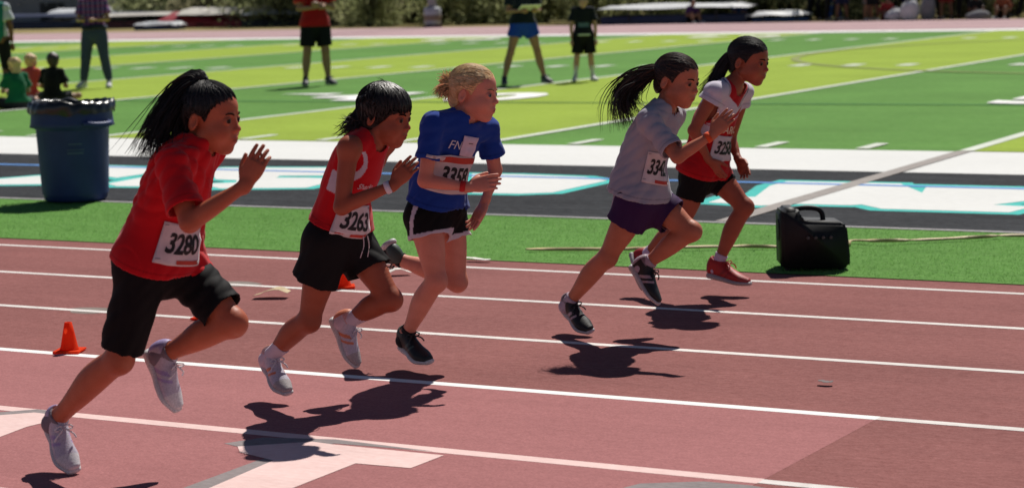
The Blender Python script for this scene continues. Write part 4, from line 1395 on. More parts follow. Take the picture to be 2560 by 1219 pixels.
pad(-56.3, 74.6, V28 - .1, 8.2, 2.6, .60, 'pad_maroon', 'pad_cream', 'wide dark red landing mat with a cream top')
pad(-54.4, 72.4, V28 - .35, 2.6, 1.5, .50, 'pad_red', 'pad_red', 'bright red mat leaning against the dark red mat', .25)
pad(-52.6, 73.6, V28, 5.2, 2.3, .72, 'pad_red', 'pad_cream', 'red landing mat with cream cover right of the bright red one', .08)
pad(-49.6, 74.0, V28 - .15, 5.0, 2.2, .62, 'black_gear', 'pad_white', 'dark mat with pale sagging cover behind the man in red', .05)
pad(-28.9, 66.2, V28 - .25, 5.0, 2.6, .62, 'pad_navy', 'pad_white', 'big navy landing pad with pale cover left of the crowd', 0, 'landing pads at the crowd side')
pad(-25.4, 66.9, V28 - .22, 1.9, 1.6, .30, 'pad_blue', 'pad_white', 'low blue landing pad with white cover beside the big navy pad', 0, 'landing pads at the crowd side')

# light pole with padded foot
M['pole_grey'] = plain('grey_steel_pole', (.24, .25, .28), .5, .5, .1, 4)
M['pole_pad'] = plain('white_pole_pad', (.42, .43, .48), .6, .3, .15, 4)
M['pole_band'] = plain('tan_band', (.25, .19, .15), .7, .3, .15, 4)
lp = tag(empty('light_pole', (-38.0, 64.9, -.03)), 'grey steel light pole with a white padded foot behind the far track', 'pole')
bm = bmesh.new(); lathe_bm(bm, [(.17, 0), (.16, 2), (.13, 7), (.10, 12)], 20, cap_top=True); bm_obj('shaft', bm, M['pole_grey'], lp, True)
bm = bmesh.new(); lathe_bm(bm, [(.26, .10), (.31, .14), (.31, .68), (.26, .74), (.18, .75)], 24); bm_obj('foot_pad', bm, M['pole_pad'], lp, True)
bm = bmesh.new(); lathe_bm(bm, [(.30, .26), (.318, .28), (.318, .46), (.30, .48)], 24); bm_obj('band', bm, M['pole_band'], lp, True)
bm = bmesh.new(); lathe_bm(bm, [(.34, 0), (.34, .10), (.20, .12)], 24, cap_top=True); bm_obj('base_plate', bm, M['pad_maroon'], lp)
bm = bmesh.new(); box_bm(bm, (0, -.2, 12.0), (1.8, .12, .12)); bm_obj('cross_arm', bm, M['pole_grey'], lp)
for k in (-.7, 0, .7):
    bm = bmesh.new(); box_bm(bm, (k, -.36, 12.0), (.42, .22, .36), 0, .03); bm_obj('floodlight', bm, M['pole_grey'], lp)
# ------------------------------------------------------------ trash can, speaker, cones, litter
M['can_blue'] = plain('blue_can_plastic', (.028, .050, .160), .5, .30, .12, 6, .05)
M['bag_black'] = plain('black_bin_liner', (.008, .008, .009), .28, .6, .2, 9)
M['mould_mark'] = plain('pale_moulded_mark', (.060, .105, .190), .5, .4, .15, 9)
can = tag(empty('trash_can', (-9.79, 11.575, .012), 0.3), 'blue round trash can with a black bin liner on the grass', 'trash can')
bm = bmesh.new(); lathe_bm(bm, [(.205, 0), (.222, .012), (.228, .05), (.252, .50), (.262, .515), (.268, .52), (.30, .530), (.292, .56), (.284, .66), (.286, .675), (.270, .675), (.262, .60), (.235, .05)], 48)
bm_obj('body', bm, M['can_blue'], can, True)
bm = bmesh.new()
for k in range(24):
    a = 2 * math.pi * k / 24
    v = [bm.verts.new((rr * math.cos(a + da), rr * math.sin(a + da), z)) for rr, da, z in ((.229, -.02, .06), (.229, .02, .06), (.253, .018, .49), (.253, -.018, .49))]
    w = [bm.verts.new((q.co.x * 1.018, q.co.y * 1.018, q.co.z)) for q in v]
    for f in ((0, 1, 2, 3),): bm.faces.new([w[i] for i in f])
    for i in range(4): bm.faces.new((v[i], v[(i + 1) % 4], w[(i + 1) % 4], w[i]))
bm_obj('rib', bm, M['can_blue'], can)['kind'] = 'stuff'
for sg in (0, math.pi):
    pts = catmull([(.285, -.10, .56), (.335, -.085, .552), (.350, 0, .548), (.335, .085, .552), (.285, .10, .56)], 14)
    c, s = math.cos(sg - .55), math.sin(sg - .55)
    pts = np.stack([pts[:, 0] * c - pts[:, 1] * s, pts[:, 0] * s + pts[:, 1] * c, pts[:, 2]], 1)
    P, Q = tubes_np([pts], .020, 8)
    link('handle', mesh_np('handle', P, Q, mat=M['can_blue']), can)
# crumpled bin liner folded over the rim
nn = 96
prof = [(.262, .640), (.272, .690), (.290, .700), (.302, .672), (.305, .640), (.303, .615)]
P, F = [], []
rr_ = np.random.default_rng(5)
ph = rr_.uniform(0, 6.28, 8)
for q, (rad, z) in enumerate(prof):
    for i in range(nn):
        a = 2 * math.pi * i / nn
        wob = sum(math.sin((3 + 4 * k) * a + ph[k] + q * .6) / (1 + .35 * k) for k in range(6))
        P.append(((rad + .005 * wob * (q > 0)) * math.cos(a), (rad + .005 * wob * (q > 0)) * math.sin(a), z + (.010 if q in (1, 2) else .012 if q >= 4 else .003) * wob * .6 + .012))
for q in range(len(prof) - 1):
    for i in range(nn): F.append((q * nn + i, q * nn + (i + 1) % nn, (q + 1) * nn + (i + 1) % nn, (q + 1) * nn + i))
b0 = len(P)
for i in range(nn):
    a = 2 * math.pi * i / nn
    P.append((.12 * math.cos(a), .12 * math.sin(a), .42 + .02 * math.sin(5 * a)))
for i in range(nn): F.append((i, b0 + i, b0 + (i + 1) % nn, (i + 1) % nn))
F2 = [tuple(b0 + (i if k == 0 else (i + 1) % nn) for k in range(2)) for i in range(0)]
link('bin_liner', mesh_np('bin_liner', P, F, tris=[(b0, b0 + i, b0 + i + 1) for i in range(1, nn - 1)], mat=M['bag_black']), can)
# pale moulded emblem on the side facing the track
def on_can(a0, zc, wd, ht):
    P, F = [], []
    for j in range(2):
        for i in range(9):
            z = zc + (j - .5) * ht
            a = a0 + (i / 8 - .5) * wd / .25
            rr = .235 + (z - .05) * .0533 + .0062
            P.append((rr * math.cos(a), rr * math.sin(a), z))
    F = [(i, i + 1, 9 + i + 1, 9 + i) for i in range(8)]
    return P, F
for zc, ht, wd in ((.415, .012, .09), (.375, .008, .12), (.352, .016, .11)):
    P, F = on_can(-.82 - .3, zc, wd, ht)
    link('emblem', mesh_np('emblem', P, F, mat=M['mould_mark']), can)

# loudspeaker seen from behind, leaning wedge with a carry handle
M['spk'] = plain('black_speaker_plastic', (.010, .010, .012), .55, .3, .15, 40, .15)
M['spk_dark'] = plain('matt_black_panel', (.006, .006, .007), .6, .3, .15, 40)
M['spk_metal'] = plain('grey_metal_plate', (.05, .05, .055), .4, .5, .15, 40)
spk = tag(empty('loudspeaker', (-3.60, 9.88, .012), 0.49), 'black portable loudspeaker with a carry handle on the grass edge', 'loudspeaker')
spk.scale = (.95, .95, .95)
def prism(bm, prof, y0, y1, bev=.012):
    f = bm.faces.new([bm.verts.new((x, y0, z)) for x, z in prof])
    r_ = bmesh.ops.extrude_face_region(bm, geom=[f])
    vs = [v for v in r_['geom'] if isinstance(v, bmesh.types.BMVert)]
    for v in vs: v.co.y = y1
    bmesh.ops.recalc_face_normals(bm, faces=bm.faces[:])
    if bev: bmesh.ops.bevel(bm, geom=bm.edges[:], offset=bev, segments=3, affect='EDGES')
bm = bmesh.new()
prism(bm, [(-.175, .008), (.180, .004), (.186, .05), (.168, .225), (.150, .242), (-.045, .252), (-.070, .262), (-.070, .300), (-.090, .320), (-.160, .318), (-.178, .295)], -.13, .13, .014)
bm_obj('cabinet', bm, M['spk'], spk, True)
hp = catmull([(-.10, 0, .302), (-.05, 0, .313), (.02, 0, .309), (.052, 0, .286), (.060, 0, .240)], 18)
P, Q = tubes_np([hp], .014, 10)
link('handle', mesh_np('handle', P, Q, mat=M['spk']), spk)
bm = bmesh.new(); box_bm(bm, (.03, -.134, .13), (.20, .010, .15), 0, .004); o = bm_obj('rear_panel', bm, M['spk_dark'], spk)
for kx, kz in ((-.04, .17), (.0, .17), (.04, .17), (.08, .17)):
    bm = bmesh.new(); lathe_bm(bm, [(.010, 0), (.008, .012)], 12, cap_top=True)
    k = bm_obj('knob', bm, M['spk_metal'], o); k.matrix_local = Matrix.Translation((kx, -.139, kz)) @ Matrix.Rotation(math.pi / 2, 4, 'X')
bm = bmesh.new(); box_bm(bm, (.03, -.1395, .10), (.10, .006, .04), 0, .002); bm_obj('socket_plate', bm, M['spk_metal'], o)
for sx in (-.14, .14):
    for sy in (-.09, .09):
        bm = bmesh.new(); lathe_bm(bm, [(.018, -.012), (.016, .012)], 12); q = bm_obj('foot', bm, M['spk_dark'], spk); q.location = (sx, sy, 0)
bm = bmesh.new(); lathe_bm(bm, [(.060, 0), (.056, .006), (.05, .004)], 24, cap_top=True)
q = bm_obj('tweeter_ring', bm, M['spk_dark'], spk); q.matrix_local = Matrix.Translation((-.1785, 0, .20)) @ Matrix.Rotation(-math.pi / 2, 4, 'Y')

# flat tan cord across the grass to the speaker
M['cord'] = plain('tan_cord', (.42, .32, .15), .6, .4, .25, 14)
cp = catmull([(-5.3, 9.99, .02), (-4.81, 10.13, .022), (-4.66, 10.16, .030), (-4.51, 10.27, .026), (-4.2, 10.44, .022), (-3.98, 10.50, .02), (-3.7, 10.66, .02), (-3.72, 10.84, .022), (-3.55, 10.82, .030), (-3.35, 10.99, .022), (-3.1, 11.17, .024), (-2.89, 11.32, .022), (-2.0, 11.47, .02), (-.6, 11.40, .02)], 110)
P, F = [], []
for i, p in enumerate(cp):
    t = unit(cp[min(i + 1, 109)] - cp[max(i - 1, 0)])
    n = np.array([-t[1], t[0], 0])
    tw = 1.1 * math.sin(i * .21) + .5 * math.sin(i * .57)
    a = n * math.cos(tw) + np.array([0, 0, 1]) * abs(math.sin(tw))
    b = np.cross(t, a)
    for sx, sy in ((-1, -1), (1, -1), (1, 1), (-1, 1)):
        P.append(p + a * sx * .0095 + b * sy * .003)
for i in range(109):
    for k in range(4): F.append((i * 4 + k, i * 4 + (k + 1) % 4, (i + 1) * 4 + (k + 1) % 4, (i + 1) * 4 + k))
tag(link('cord', mesh_np('cord', P, F, mat=M['cord'])), 'twisted tan cord lying across the grass past the loudspeaker', 'cord')

M['cone'] = translucent('orange_cone_plastic', None, .45)
def plastic(o):
    n = len(o.data.vertices)
    a = o.data.attributes.new('tint', 'FLOAT_COLOR', 'POINT')
    a.data.foreach_set('color', np.tile(np.array((.90, .085, .025, 1), np.float32), n))
    return o
def cone(x, y, label, rz):
    o = tag(empty('marker_cone', (x, y, .008), rz), label, 'cone', 'orange cones in a row across the lanes')
    o.scale = (.9, .9, .92)
    bm = bmesh.new(); box_bm(bm, (0, 0, .005), (.125, .125, .010), 0, .004); plastic(bm_obj('base', bm, M['cone'], o))
    bm = bmesh.new(); lathe_bm(bm, [(.044, .009), (.040, .016), (.026, .085), (.017, .128), (.012, .129), (.010, .120)], 28, cap_bot=False); plastic(bm_obj('cone_body', bm, M['cone'], o, True))
cone(-5.65, 6.59, 'orange cone nearest the camera, beside the runner in red shirt', .4)
cone(-5.62, 7.50, 'orange cone half hidden behind the front knee of the first runner', .1)
cone(-5.55, 8.53, 'orange cone farthest back, seen between the legs of the second runner', .6)

def scrap(x, y, w, d, rz, mat, label, bend=.02, seed=0, name='paper_scrap', cat='litter'):
    r = np.random.default_rng(seed)
    nx, ny = 8, 5
    P, F = [], []
    for j in range(ny + 1):
        for i in range(nx + 1):
            u, v = i / nx * 2 - 1, j / ny * 2 - 1
            edge = 1 - .35 * abs(u) ** 2
            P.append((u * w / 2, v * d / 2 * edge + .2 * d * math.sin(u * 2 + seed), .012 + bend * (math.sin(u * 2.2 + seed) * .5 + .5) + r.uniform(0, .003)))
    for j in range(ny):
        for i in range(nx): F.append((j * (nx + 1) + i, j * (nx + 1) + i + 1, (j + 1) * (nx + 1) + i + 1, (j + 1) * (nx + 1) + i))
    n = len(P)
    P += [(x_, y_, z_ - .001) for x_, y_, z_ in P]
    F += [tuple(n + q for q in reversed(f)) for f in list(F)]
    o = link(name, mesh_np(name, P, F, mat=mat))
    o.location = (x, y, .002); o.rotation_euler = (0, 0, rz)
    tag(o, label, cat)
M['dry_leaf'] = plain('tan_dry_leaf', (.50, .38, .22), .7, .3, .25, 30)
M['paper'] = plain('white_paper_scrap', (.72, .68, .62), .7, .3, .1, 30)
M['grey_chip'] = plain('grey_chip', (.13, .10, .10), .7, .3, .1, 30)
scrap(-5.70, 8.13, .17, .10, .3, M['dry_leaf'], 'tan dry leaf on the red track left of the second runner', .03, 1, 'dry_leaf', 'leaf')
scrap(-5.51, 9.00, .11, .07, .8, M['paper'], 'white paper scrap on the track behind the third runner', .02, 2)
scrap(-5.38, 9.58, .16, .05, .2, M['paper'], 'flat white tape scrap at the grass edge right of the third runner', .006, 3, 'tape_scrap')
scrap(-2.51, 7.02, .055, .035, .3, M['grey_chip'], 'small grey scrap alone on the right side of the track', .002, 4)

# ------------------------------------------------------------ garments
def trunk_coords(f, P):
    t = (P - f.P) @ f.up / f.len
    tt = np.clip(t, 0, 1)
    rt = -(f.pl[None] * (1 - tt[:, None]) + f.sl[None] * tt[:, None])
    rt /= np.linalg.norm(rt, axis=1, keepdims=True)
    fw = np.cross(f.up[None], rt)
    rel = P - f.P - f.up[None] * ((P - f.P) @ f.up)[:, None]
    return t, (rel * rt).sum(1) / f.s, (rel * fw).sum(1) / f.s

def shirt(f, root, tint_fn, hem=-.02, sleeve=.62, ease=.010, hem_ease=.026, vox=.0036, th=.0055, neck=.050, fold=(.0040, 34), tank=False, back=0.0, sl_r=.052, name='shirt', mat='cloth', seed=1, arm_r=.060, under=.0):
    s = f.s
    fl = 1 + (f.fat - 1) * .8
    ts = np.array([hem, hem + .14, hem + .28, .48, .66, .82, .93, 1.0])
    if ts[2] > .44: ts[1:3] = hem + np.array([.10, .20]) * (.46 - hem) / .24 * .6
    base_t = [-.16, -.02, .14, .30, .48, .66, .82, .93, 1.0]
    A = np.interp(ts, base_t, [.100, .114, .113, .102, .105, .113, .109, .080, .052]) * fl
    B = np.interp(ts, base_t, [.076, .086, .084, .077, .080, .083, .076, .062, .050]) * fl
    e = np.interp(ts, [hem, .35, .8, 1.0], [hem_ease, (ease + hem_ease) * .5, ease, ease * .6])
    sh = -np.interp(ts, [hem, .5, .9], [back, back * .35, 0])
    out, inn = [], []
    out.append((f.torso(ts, A + e, B + e, start=True, shift=sh), 0))
    t2 = ts.copy(); t2[0] -= .15
    inn.append((f.torso(t2, A + e, B + e, shift=sh), 0))
    for S in 'LR':
        h, el = f.J['sh' + S], f.J['el' + S]
        sg = f.sl if S == 'L' else -f.sl
        if not tank:
            sp = h - sg * .030 * s
            rr = np.array([.046, .0465, .045, sl_r * .92, sl_r]) * (1 + (f.fat - 1) * .7)
            P = [sp, h, h + (el - h) * sleeve * .35, h + (el - h) * sleeve * .7, h + (el - h) * sleeve]
            out.append((loft(P, rr * s, None, None, sub=4, end=True), .030))
            P2 = P[:-1] + [h + (el - h) * (sleeve + .2)]
            inn.append((loft(P2, rr * s, None, None, sub=4), .030))
        c = capsule(f.spine(.97), h + f.up * .010 * s - (sg * .028 * s if tank else 0), .041 * s, .036 * s)
        out.append((c, .035)); inn.append((c, .035))
    cuts = []
    if hem < .22 and getattr(f, 'under', None):
        for p in f.under:
            out.append((p, .03, .008 + under)); inn.append((p, .03, .008 + under))
        lo_, hi_ = bounds([q[0] for q in out], .06)
        cuts.append((half(f.spine(hem), -f.up, lo_, hi_), 0))
    nk = f.spine(.985)
    hd = f.head_pt((0, -.015, -.04))
    fwd = f.sf * .008 * s
    cuts.append((capsule(nk + fwd - f.up * .002 * s, hd + fwd * .4, neck * s, (neck + .014) * s), .004))
    if tank:
        for S in 'LR':
            h = f.J['sh' + S]
            sg = f.sl if S == 'L' else -f.sl
            cuts.append((capsule(h + sg * .036 * s + f.up * .06 * s, h + sg * .034 * s - f.up * .055 * s + f.sf * .004, arm_r * s, (arm_r - .008) * s), .004))
    fo = folds(seed, fold[0] * s, fold[1], unit(f.up * .5 + f.sl * .6 + f.sf * .5)) if fold else None
    P, Q, T = f.cloth_mesh(out, inn, vox, th, fo, cuts)
    col_ = tint_fn(P).copy()
    if th > 0:
        # stitched hems
        t_ = (P - f.P) @ f.up / f.len
        col_[np.abs(t_ - hem - .050) < .007] *= .74
        for S in 'LR':
            h, el = f.J['sh' + S], f.J['el' + S]
            d = unit(el - h); L_ = np.linalg.norm(el - h)
            ax = ((P - h) @ d) / L_
            rad = np.linalg.norm(P - h - d[None] * ((P - h) @ d)[:, None], axis=1)
            if not tank: col_[(np.abs(ax - sleeve + .085) < .014) & (rad < .075 * s)] *= .74
    o = link(name, mesh_np(name, P, Q, T, tint=np.clip(col_, 0, 1).astype(np.float32), mat=M[mat]), root)
    bvh = BVHTree.FromPolygons([tuple(p) for p in P], [tuple(q) for q in Q] + [tuple(q) for q in T]) if th > 0 else None
    return o, bvh

def shorts(f, root, tint_fn, frac=(.75, .75), r0=.078, r1=.084, waist=.16, vox=.0038, th=.0055, fold=(.0050, 32), name='shorts', mat='sport', seed=2, ease=.012, flare=(0, 0, 0), band=None):
    s = f.s
    fl = 1 + (f.fat - 1) * .9
    flare = A3(flare)
    out, inn = [], []
    ts = [-.14, -.02, waist * .6, waist]
    A = np.array([.080, .114, .113, .106]) * fl + ease
    B = np.array([.070, .085, .083, .077]) * fl + ease
    w = (f.torso(ts, A, B), 0)
    out.append(w); inn.append(w)
    stub = [w[0]]
    for i, S in enumerate('LR'):
        h, k = f.J['hip' + S], f.J['kn' + S]
        fr = f.legdir(S)
        for lst, ext in ((out, 0), (inn, .18)):
            q = frac[i] + ext
            n = 5
            tt = np.linspace(-.04, q, n)
            rr = np.interp(tt, [0, max(frac[i], .2)], [r0, r1]) * fl
            P = [h + (k - h) * t + fr * .007 * s + flare * max(0, t) for t in tt]
            lst.append((loft(P, rr * s, None, None, sub=4, end=(ext == 0)), .028))
        stub.append(loft([h + (k - h) * t + fr * .007 * s for t in (-.04, .05, .13)], np.array([r0, r0, r0 + .002]) * fl * s, None, None, sub=3))
        b = ell(f.J['hip' + S] - f.pf * .016 * s + f.up * .01 * s, np.array([.072, .075, .082]) * s * f.fat)
        out.append((b, .03)); inn.append((b, .03)); stub.append(b)
    f.under = stub
    fo = folds(seed + 9, fold[0] * s, fold[1], unit(f.up * .8 + f.pf * .3))
    P, Q, T = f.cloth_mesh(out, inn, vox, th, fo)
    return link(name, mesh_np(name, P, Q, T, tint=np.clip(tint_fn(P), 0, 1).astype(np.float32), mat=M[mat]), root)

def flat(c): return lambda P: np.tile(np.array(c, np.float32), (len(P), 1))

def make_body(f, root, skin, vox, hands=True, face=True):
    v = f.body(vox, hands, face)
    P, Q, T = v.mesh()
    f.bvol = None
    return link('body', mesh_np('body', P, Q, T, tint=f.skin_tint(P, skin).astype(np.float32), mat=M['skin']), root)

shoe_kit('white_lilac', (.50, .46, .54), (.36, .28, .50), (.62, .60, .60), (.70, .68, .70), (.62, .60, .62))
shoe_kit('white_orange', (.50, .47, .55), (.62, .20, .10), (.56, .54, .54), (.66, .64, .68), (.40, .36, .36))
shoe_kit('black', (.012, .013, .014), (.05, .08, .07), (.62, .60, .60), (.03, .03, .03), (.015, .02, .02))
shoe_kit('black_pink', (.012, .012, .014), (.40, .30, .34), (.46, .44, .46), (.03, .03, .03), (.012, .012, .013))
shoe_kit('red', (.42, .020, .018), (.30, .015, .015), (.40, .36, .36), (.45, .05, .04), (.34, .04, .035))
shoe_kit('plain_dark', (.015, .017, .028), (.10, .10, .14), (.20, .20, .22), (.10, .10, .12))
shoe_kit('plain_white', (.55, .55, .56), (.35, .35, .38), (.60, .60, .60), (.6, .6, .6))

VOX = .0033
RED = (.56, .010, .016)
WHITE = (.60, .55, .62)
BLACK = (.0075, .0070, .0078)

def runner(key, fat, label, seed):
    J = POSES[key]
    root = tag(empty('person', J['root']), label, 'person')
    f = Figure(J, fat, seed)
    f.pony = [A3(p) for p in J['pony']]
    f.pony_local = None
    return f, root

# ---- first runner: red tee, long black shorts
f, root = runner('g1', .98, 'girl in a red tee and long black shorts, black ponytail flying, nearest the camera', 1)
make_body(f, root, (.47, .130, .066), VOX)
eyes_and_brows(f, root)
shorts(f, root, flat(BLACK), frac=(.78, .86), r0=.074, r1=.066, ease=.008, seed=4)
_, bv = shirt(f, root, flat(RED), hem=-.03, sleeve=.74, hem_ease=.022, fold=(.0088, 30), seed=3, sl_r=.051)
f.pony_local = f.head_local(np.array([f.pony[0]]))[0]
hair_style(f, root, 'back', M['hair_black'], .0032, 11, 850)
ponytail(f, root, f.pony, M['hair_black'], .046, 950, 12, .026, curl=.005)
P, Q = tubes_np([catmull([f.pony[0] + A3((.014 * math.cos(a), .0, .014 * math.sin(a))) + (f.pony[1] - f.pony[0]) * .15 for a in np.linspace(0, 6.28, 9)], 20)], .006, 6)
link('hair_tie', mesh_np('hair_tie', P, Q, mat=M['hair_tie']), root)
for S in 'LR':
    put_shoe(f, root, S, 'white_lilac')
    sock(f, root, S, (.20, .17, .20), .016)
bib(f, root, bv, .26, 22, '3280', w=.15, h=.118, roll=-.06, red=2, num_h=.055)

# ---- second runner: red tank, loose black shorts
f, root = runner('g2', .96, 'girl in a red and white tank top with loose black shorts, black bob with bangs', 2)
make_body(f, root, (.36, .098, .050), VOX)
eyes_and_brows(f, root)
def tank_tint(P):
    t, u, w = trunk_coords(f, P)
    c = np.tile(np.array(RED, np.float32), (len(P), 1))
    # curved white panels from the armholes round to the front and side
    au = np.abs(u)
    q = np.hypot((t - .80) * .42, (au - .128))
    wd = .026 * np.clip((.90 - t) / .30, .25, 1)
    c[(q > .054) & (q < .062 + wd) & (w > .01) & (t > .50) & (t < .92) & (au > .035)] = WHITE
    c[(w < .012) & (w > -.045) & (t > .46) & (t < .66) & (au > .07)] = WHITE
    return c
shorts(f, root, flat((.010, .0095, .010)), frac=(.52, .46), r0=.080, r1=.090, waist=.20, seed=6, fold=(.0050, 28), flare=(-.035, 0, 0))
_, bv = shirt(f, root, tank_tint, hem=.13, tank=True, hem_ease=.014, ease=.008, neck=.060, fold=(.0032, 34), seed=5, arm_r=.056)
hair_style(f, root, 'bangs', M['hair_black'], .0032, 21, 1000)
ponytail(f, root, f.pony, M['hair_black'], .026, 420, 22, .036, curl=.010, name='loose_hair')
wy_ = [f.pony[0] + A3((-.02, .0, .06)), f.pony[1] + A3((-.02, .0, .03)), f.pony[2] + A3((-.015, .0, .012)), f.pony[3] + A3((-.035, .01, .0))]
ponytail(f, root, wy_, M['hair_black'], .016, 150, 23, .020, curl=.008, name='loose_hair')
for S in 'LR':
    put_shoe(f, root, S, 'white_orange')
    sock(f, root, S, (.60, .52, .60), .075)
wristband(f, root, 'R', (.66, .62, .68))
bib(f, root, bv, .25, 26, '3263', w=.165, h=.120, red=2, roll=-.06)
W = Wrap(f, bv, .58, 22, .13 * f.s, .06 * f.s)
W.text('team_lettering', root, 'Sharks', M['white_print'], 0, 0, .022, .004, .25, .0015)
P, Q = tubes_np([catmull([f.spine(.13) + f.pf * .118 * f.s + f.pl * (sg * .012) , f.spine(.05) + f.pf * .128 * f.s + f.pl * sg * .016, f.spine(-.06) + f.pf * .128 * f.s + f.pl * sg * .022], 9) for sg in (-1, 1)], .0018, 6)
link('drawstring', mesh_np('drawstring', P, Q, mat=M['bib']), root)

# ---- third runner: blue tee, black shorts with white trim
f, root = runner('g3', .88, 'fair haired girl running in a blue tee and black shorts with white trim', 3)
make_body(f, root, (.70, .275, .190), VOX)
eyes_and_brows(f, root, (.10, .13, .16), (.3, .2, .1))
def trim_tint(P):
    c = np.tile(np.array(BLACK, np.float32), (len(P), 1))
    for i, S in enumerate('LR'):
        h, k = f.J['hip' + S], f.J['kn' + S]
        d = unit(k - h); Ln = np.linalg.norm(k - h)
        ax = ((P - h) @ d) / Ln
        sd = (-f.pl if S == 'R' else f.pl)
        rad = P - h - d[None] * ((P - h) @ d)[:, None]
        near = np.linalg.norm(rad, axis=1) < .13 * f.s
        out_ = (rad @ sd) / f.s
        q = [.30, .26][i]
        near &= (((P - f.P) @ sd) > 0)
        c[near & (ax > q - .045)] = WHITE
        fw = (rad @ f.legdir(S)) / f.s
        c[near & (np.abs(fw + .012 - (q - ax) * .08) < .0085) & (out_ > .03)] = WHITE
    return c
shorts(f, root, trim_tint, frac=(.30, .26), r0=.078, r1=.084, waist=.24, seed=8)
_, bv = shirt(f, root, flat((.014, .052, .300)), hem=.10, sleeve=.62, hem_ease=.026, fold=(.0060, 32), seed=7, sl_r=.052)
f.pony_local = f.head_local(np.array([f.pony[0]]))[0]
hair_style(f, root, 'parted', M['hair_blond'], .0032, 31, 900)
ponytail(f, root, f.pony, M['hair_blond'], .016, 360, 32, .017, curl=.006)
up_ = [f.pony[1], f.pony[2] + A3((-.004, .004, .012)), f.pony[2] + A3((-.010, .006, .034)), f.pony[2] + A3((-.026, .010, .045))]
ponytail(f, root, up_, M['hair_blond'], .016, 240, 33, .013, curl=.008, name='hair_wisp')
P, Q = tubes_np([catmull([f.pony[1] + f.frame_to(f.pony[2] - f.pony[1]) @ A3((.011 * math.cos(a), .011 * math.sin(a), 0)) for a in np.linspace(0, 6.28, 9)], 20)], .0045, 6)
link('hair_tie', mesh_np('hair_tie', P, Q, mat=M['hair_tie']), root)
for S in 'LR':
    put_shoe(f, root, S, 'black')
    sock(f, root, S, (.02, .02, .022), .03)
wristband(f, root, 'R', (.55, .03, .03))
bib(f, root, bv, .48, 20, '3358', w=.20, h=.145, red=1, num_h=.066, cy=-.010)
W = Wrap(f, bv, .78, 18, .17 * f.s, .10 * f.s)
W.text('chest_print', root, 'FNY', M['white_print'], -.022, .0, .034, .0, .2, .0015)
W2 = Wrap(f, bv, .78, -2, .090 * f.s, .078 * f.s, -.06, .006)
p = W2.panel('name_tag', root, M['pale_pink_paper'])
V = np.array([(u, .012 + .003 * q) for q in (0, 1) for u in (-.012, .016)])
link('tag_writing', mesh_np('tag_writing', W2.at(V, .001), [(0, 1, 3, 2)], mat=M['ink']), p)

# ---- fourth runner: grey tee, purple shorts
f, root = runner('g4', .93, 'girl running in a grey tee and purple shorts, long brown ponytail swinging behind', 4)
make_body(f, root, (.53, .180, .102), VOX)
eyes_and_brows(f, root)
def purple(P):
    c = np.tile(np.array((.048, .017, .070), np.float32), (len(P), 1))
    for S in 'LR':
        h, k = f.J['hip' + S], f.J['kn' + S]
        d = unit(k - h)
        rad = P - h - d[None] * ((P - h) @ d)[:, None]
        sd = (-f.pl if S == 'R' else f.pl)
        fw = (rad @ f.legdir(S)) / f.s
        c[(np.abs(fw + .045) < .008) & ((rad @ sd) > .02) & (((P - f.P) @ sd) > .04 * f.s)] = (.42, .30, .40)
    return c
shorts(f, root, purple, frac=(.50, .34), r0=.080, r1=.086, waist=.16, seed=10, fold=(.0045, 32))
_, bv = shirt(f, root, flat((.38, .36, .41)), hem=.03, sleeve=.80, hem_ease=.034, fold=(.0070, 28), seed=9, back=.035, sl_r=.052)
f.pony_local = f.head_local(np.array([f.pony[0]]))[0]
hair_style(f, root, 'back', M['hair_brown'], .0032, 41, 850)
ponytail(f, root, f.pony, M['hair_brown'], .046, 760, 42, .022, curl=.012)
for S in 'LR':
    put_shoe(f, root, S, 'black_pink')
    sock(f, root, S, (.42, .34, .42), .030)
wristband(f, root, 'R', (.80, .10, .03))
bib(f, root, bv, .40, 28, '3342', w=.15, h=.130, red=2, roll=-.06)

# ---- fifth runner: white and red jersey
f, root = runner('g5', .92, 'girl running farthest right in a white and red jersey with red shoes', 5)
make_body(f, root, (.37, .100, .054), VOX)
eyes_and_brows(f, root)
def jersey(P):
    t, u, w = trunk_coords(f, P)
    c = np.tile(np.array((.52, .012, .016), np.float32), (len(P), 1))
    edge = .66 - .9 * u * (w > 0)
    c[t > edge] = (.62, .57, .66)
    c[(np.abs(t - edge - .045) < .030)] = (.46, .012, .018)
    far = np.minimum(*[np.linalg.norm(P - (f.J['sh' + S] + (f.J['el' + S] - f.J['sh' + S]) * .18), axis=1) for S in 'LR']) / f.s
    c[(far < .082) & (np.abs(u) > .085)] = (.62, .57, .66)
    # collar rings
    nk = f.spine(.985) + f.sf * .016 * f.s
    hd = f.head_pt((0, -.015, -.04)) + f.sf * .006 * f.s
    ax = unit(hd - nk)
    rel = P - nk
    rr = np.linalg.norm(rel - ax[None] * (rel @ ax)[:, None], axis=1) / f.s
    up = (rel @ ax) > -.06
    c[up & (rr < .066) & (t > .8)] = (.46, .012, .018)
    c[up & (rr > .072) & (rr < .077) & (t > .8)] = (.05, .04, .10)
    c[(np.abs(u) > .078) & (t < .55) & (t > .30) & (np.abs(w) < .02)] = (.60, .55, .64)
    return c
shorts(f, root, flat(BLACK), frac=(.42, .42), r0=.076, r1=.070, waist=.10, seed=14)
_, bv = shirt(f, root, jersey, hem=-.05, sleeve=.22, hem_ease=.028, fold=(.0058, 30), seed=13, sl_r=.054, neck=.056)
f.pony_local = f.head_local(np.array([f.pony[0]]))[0]
hair_style(f, root, 'back', M['hair_black'], .0032, 51, 850)
ponytail(f, root, f.pony, M['hair_black'], .020, 460, 52, .019, curl=.006)
for S in 'LR':
    put_shoe(f, root, S, 'red')
    sock(f, root, S, (.56, .46, .62), .050)
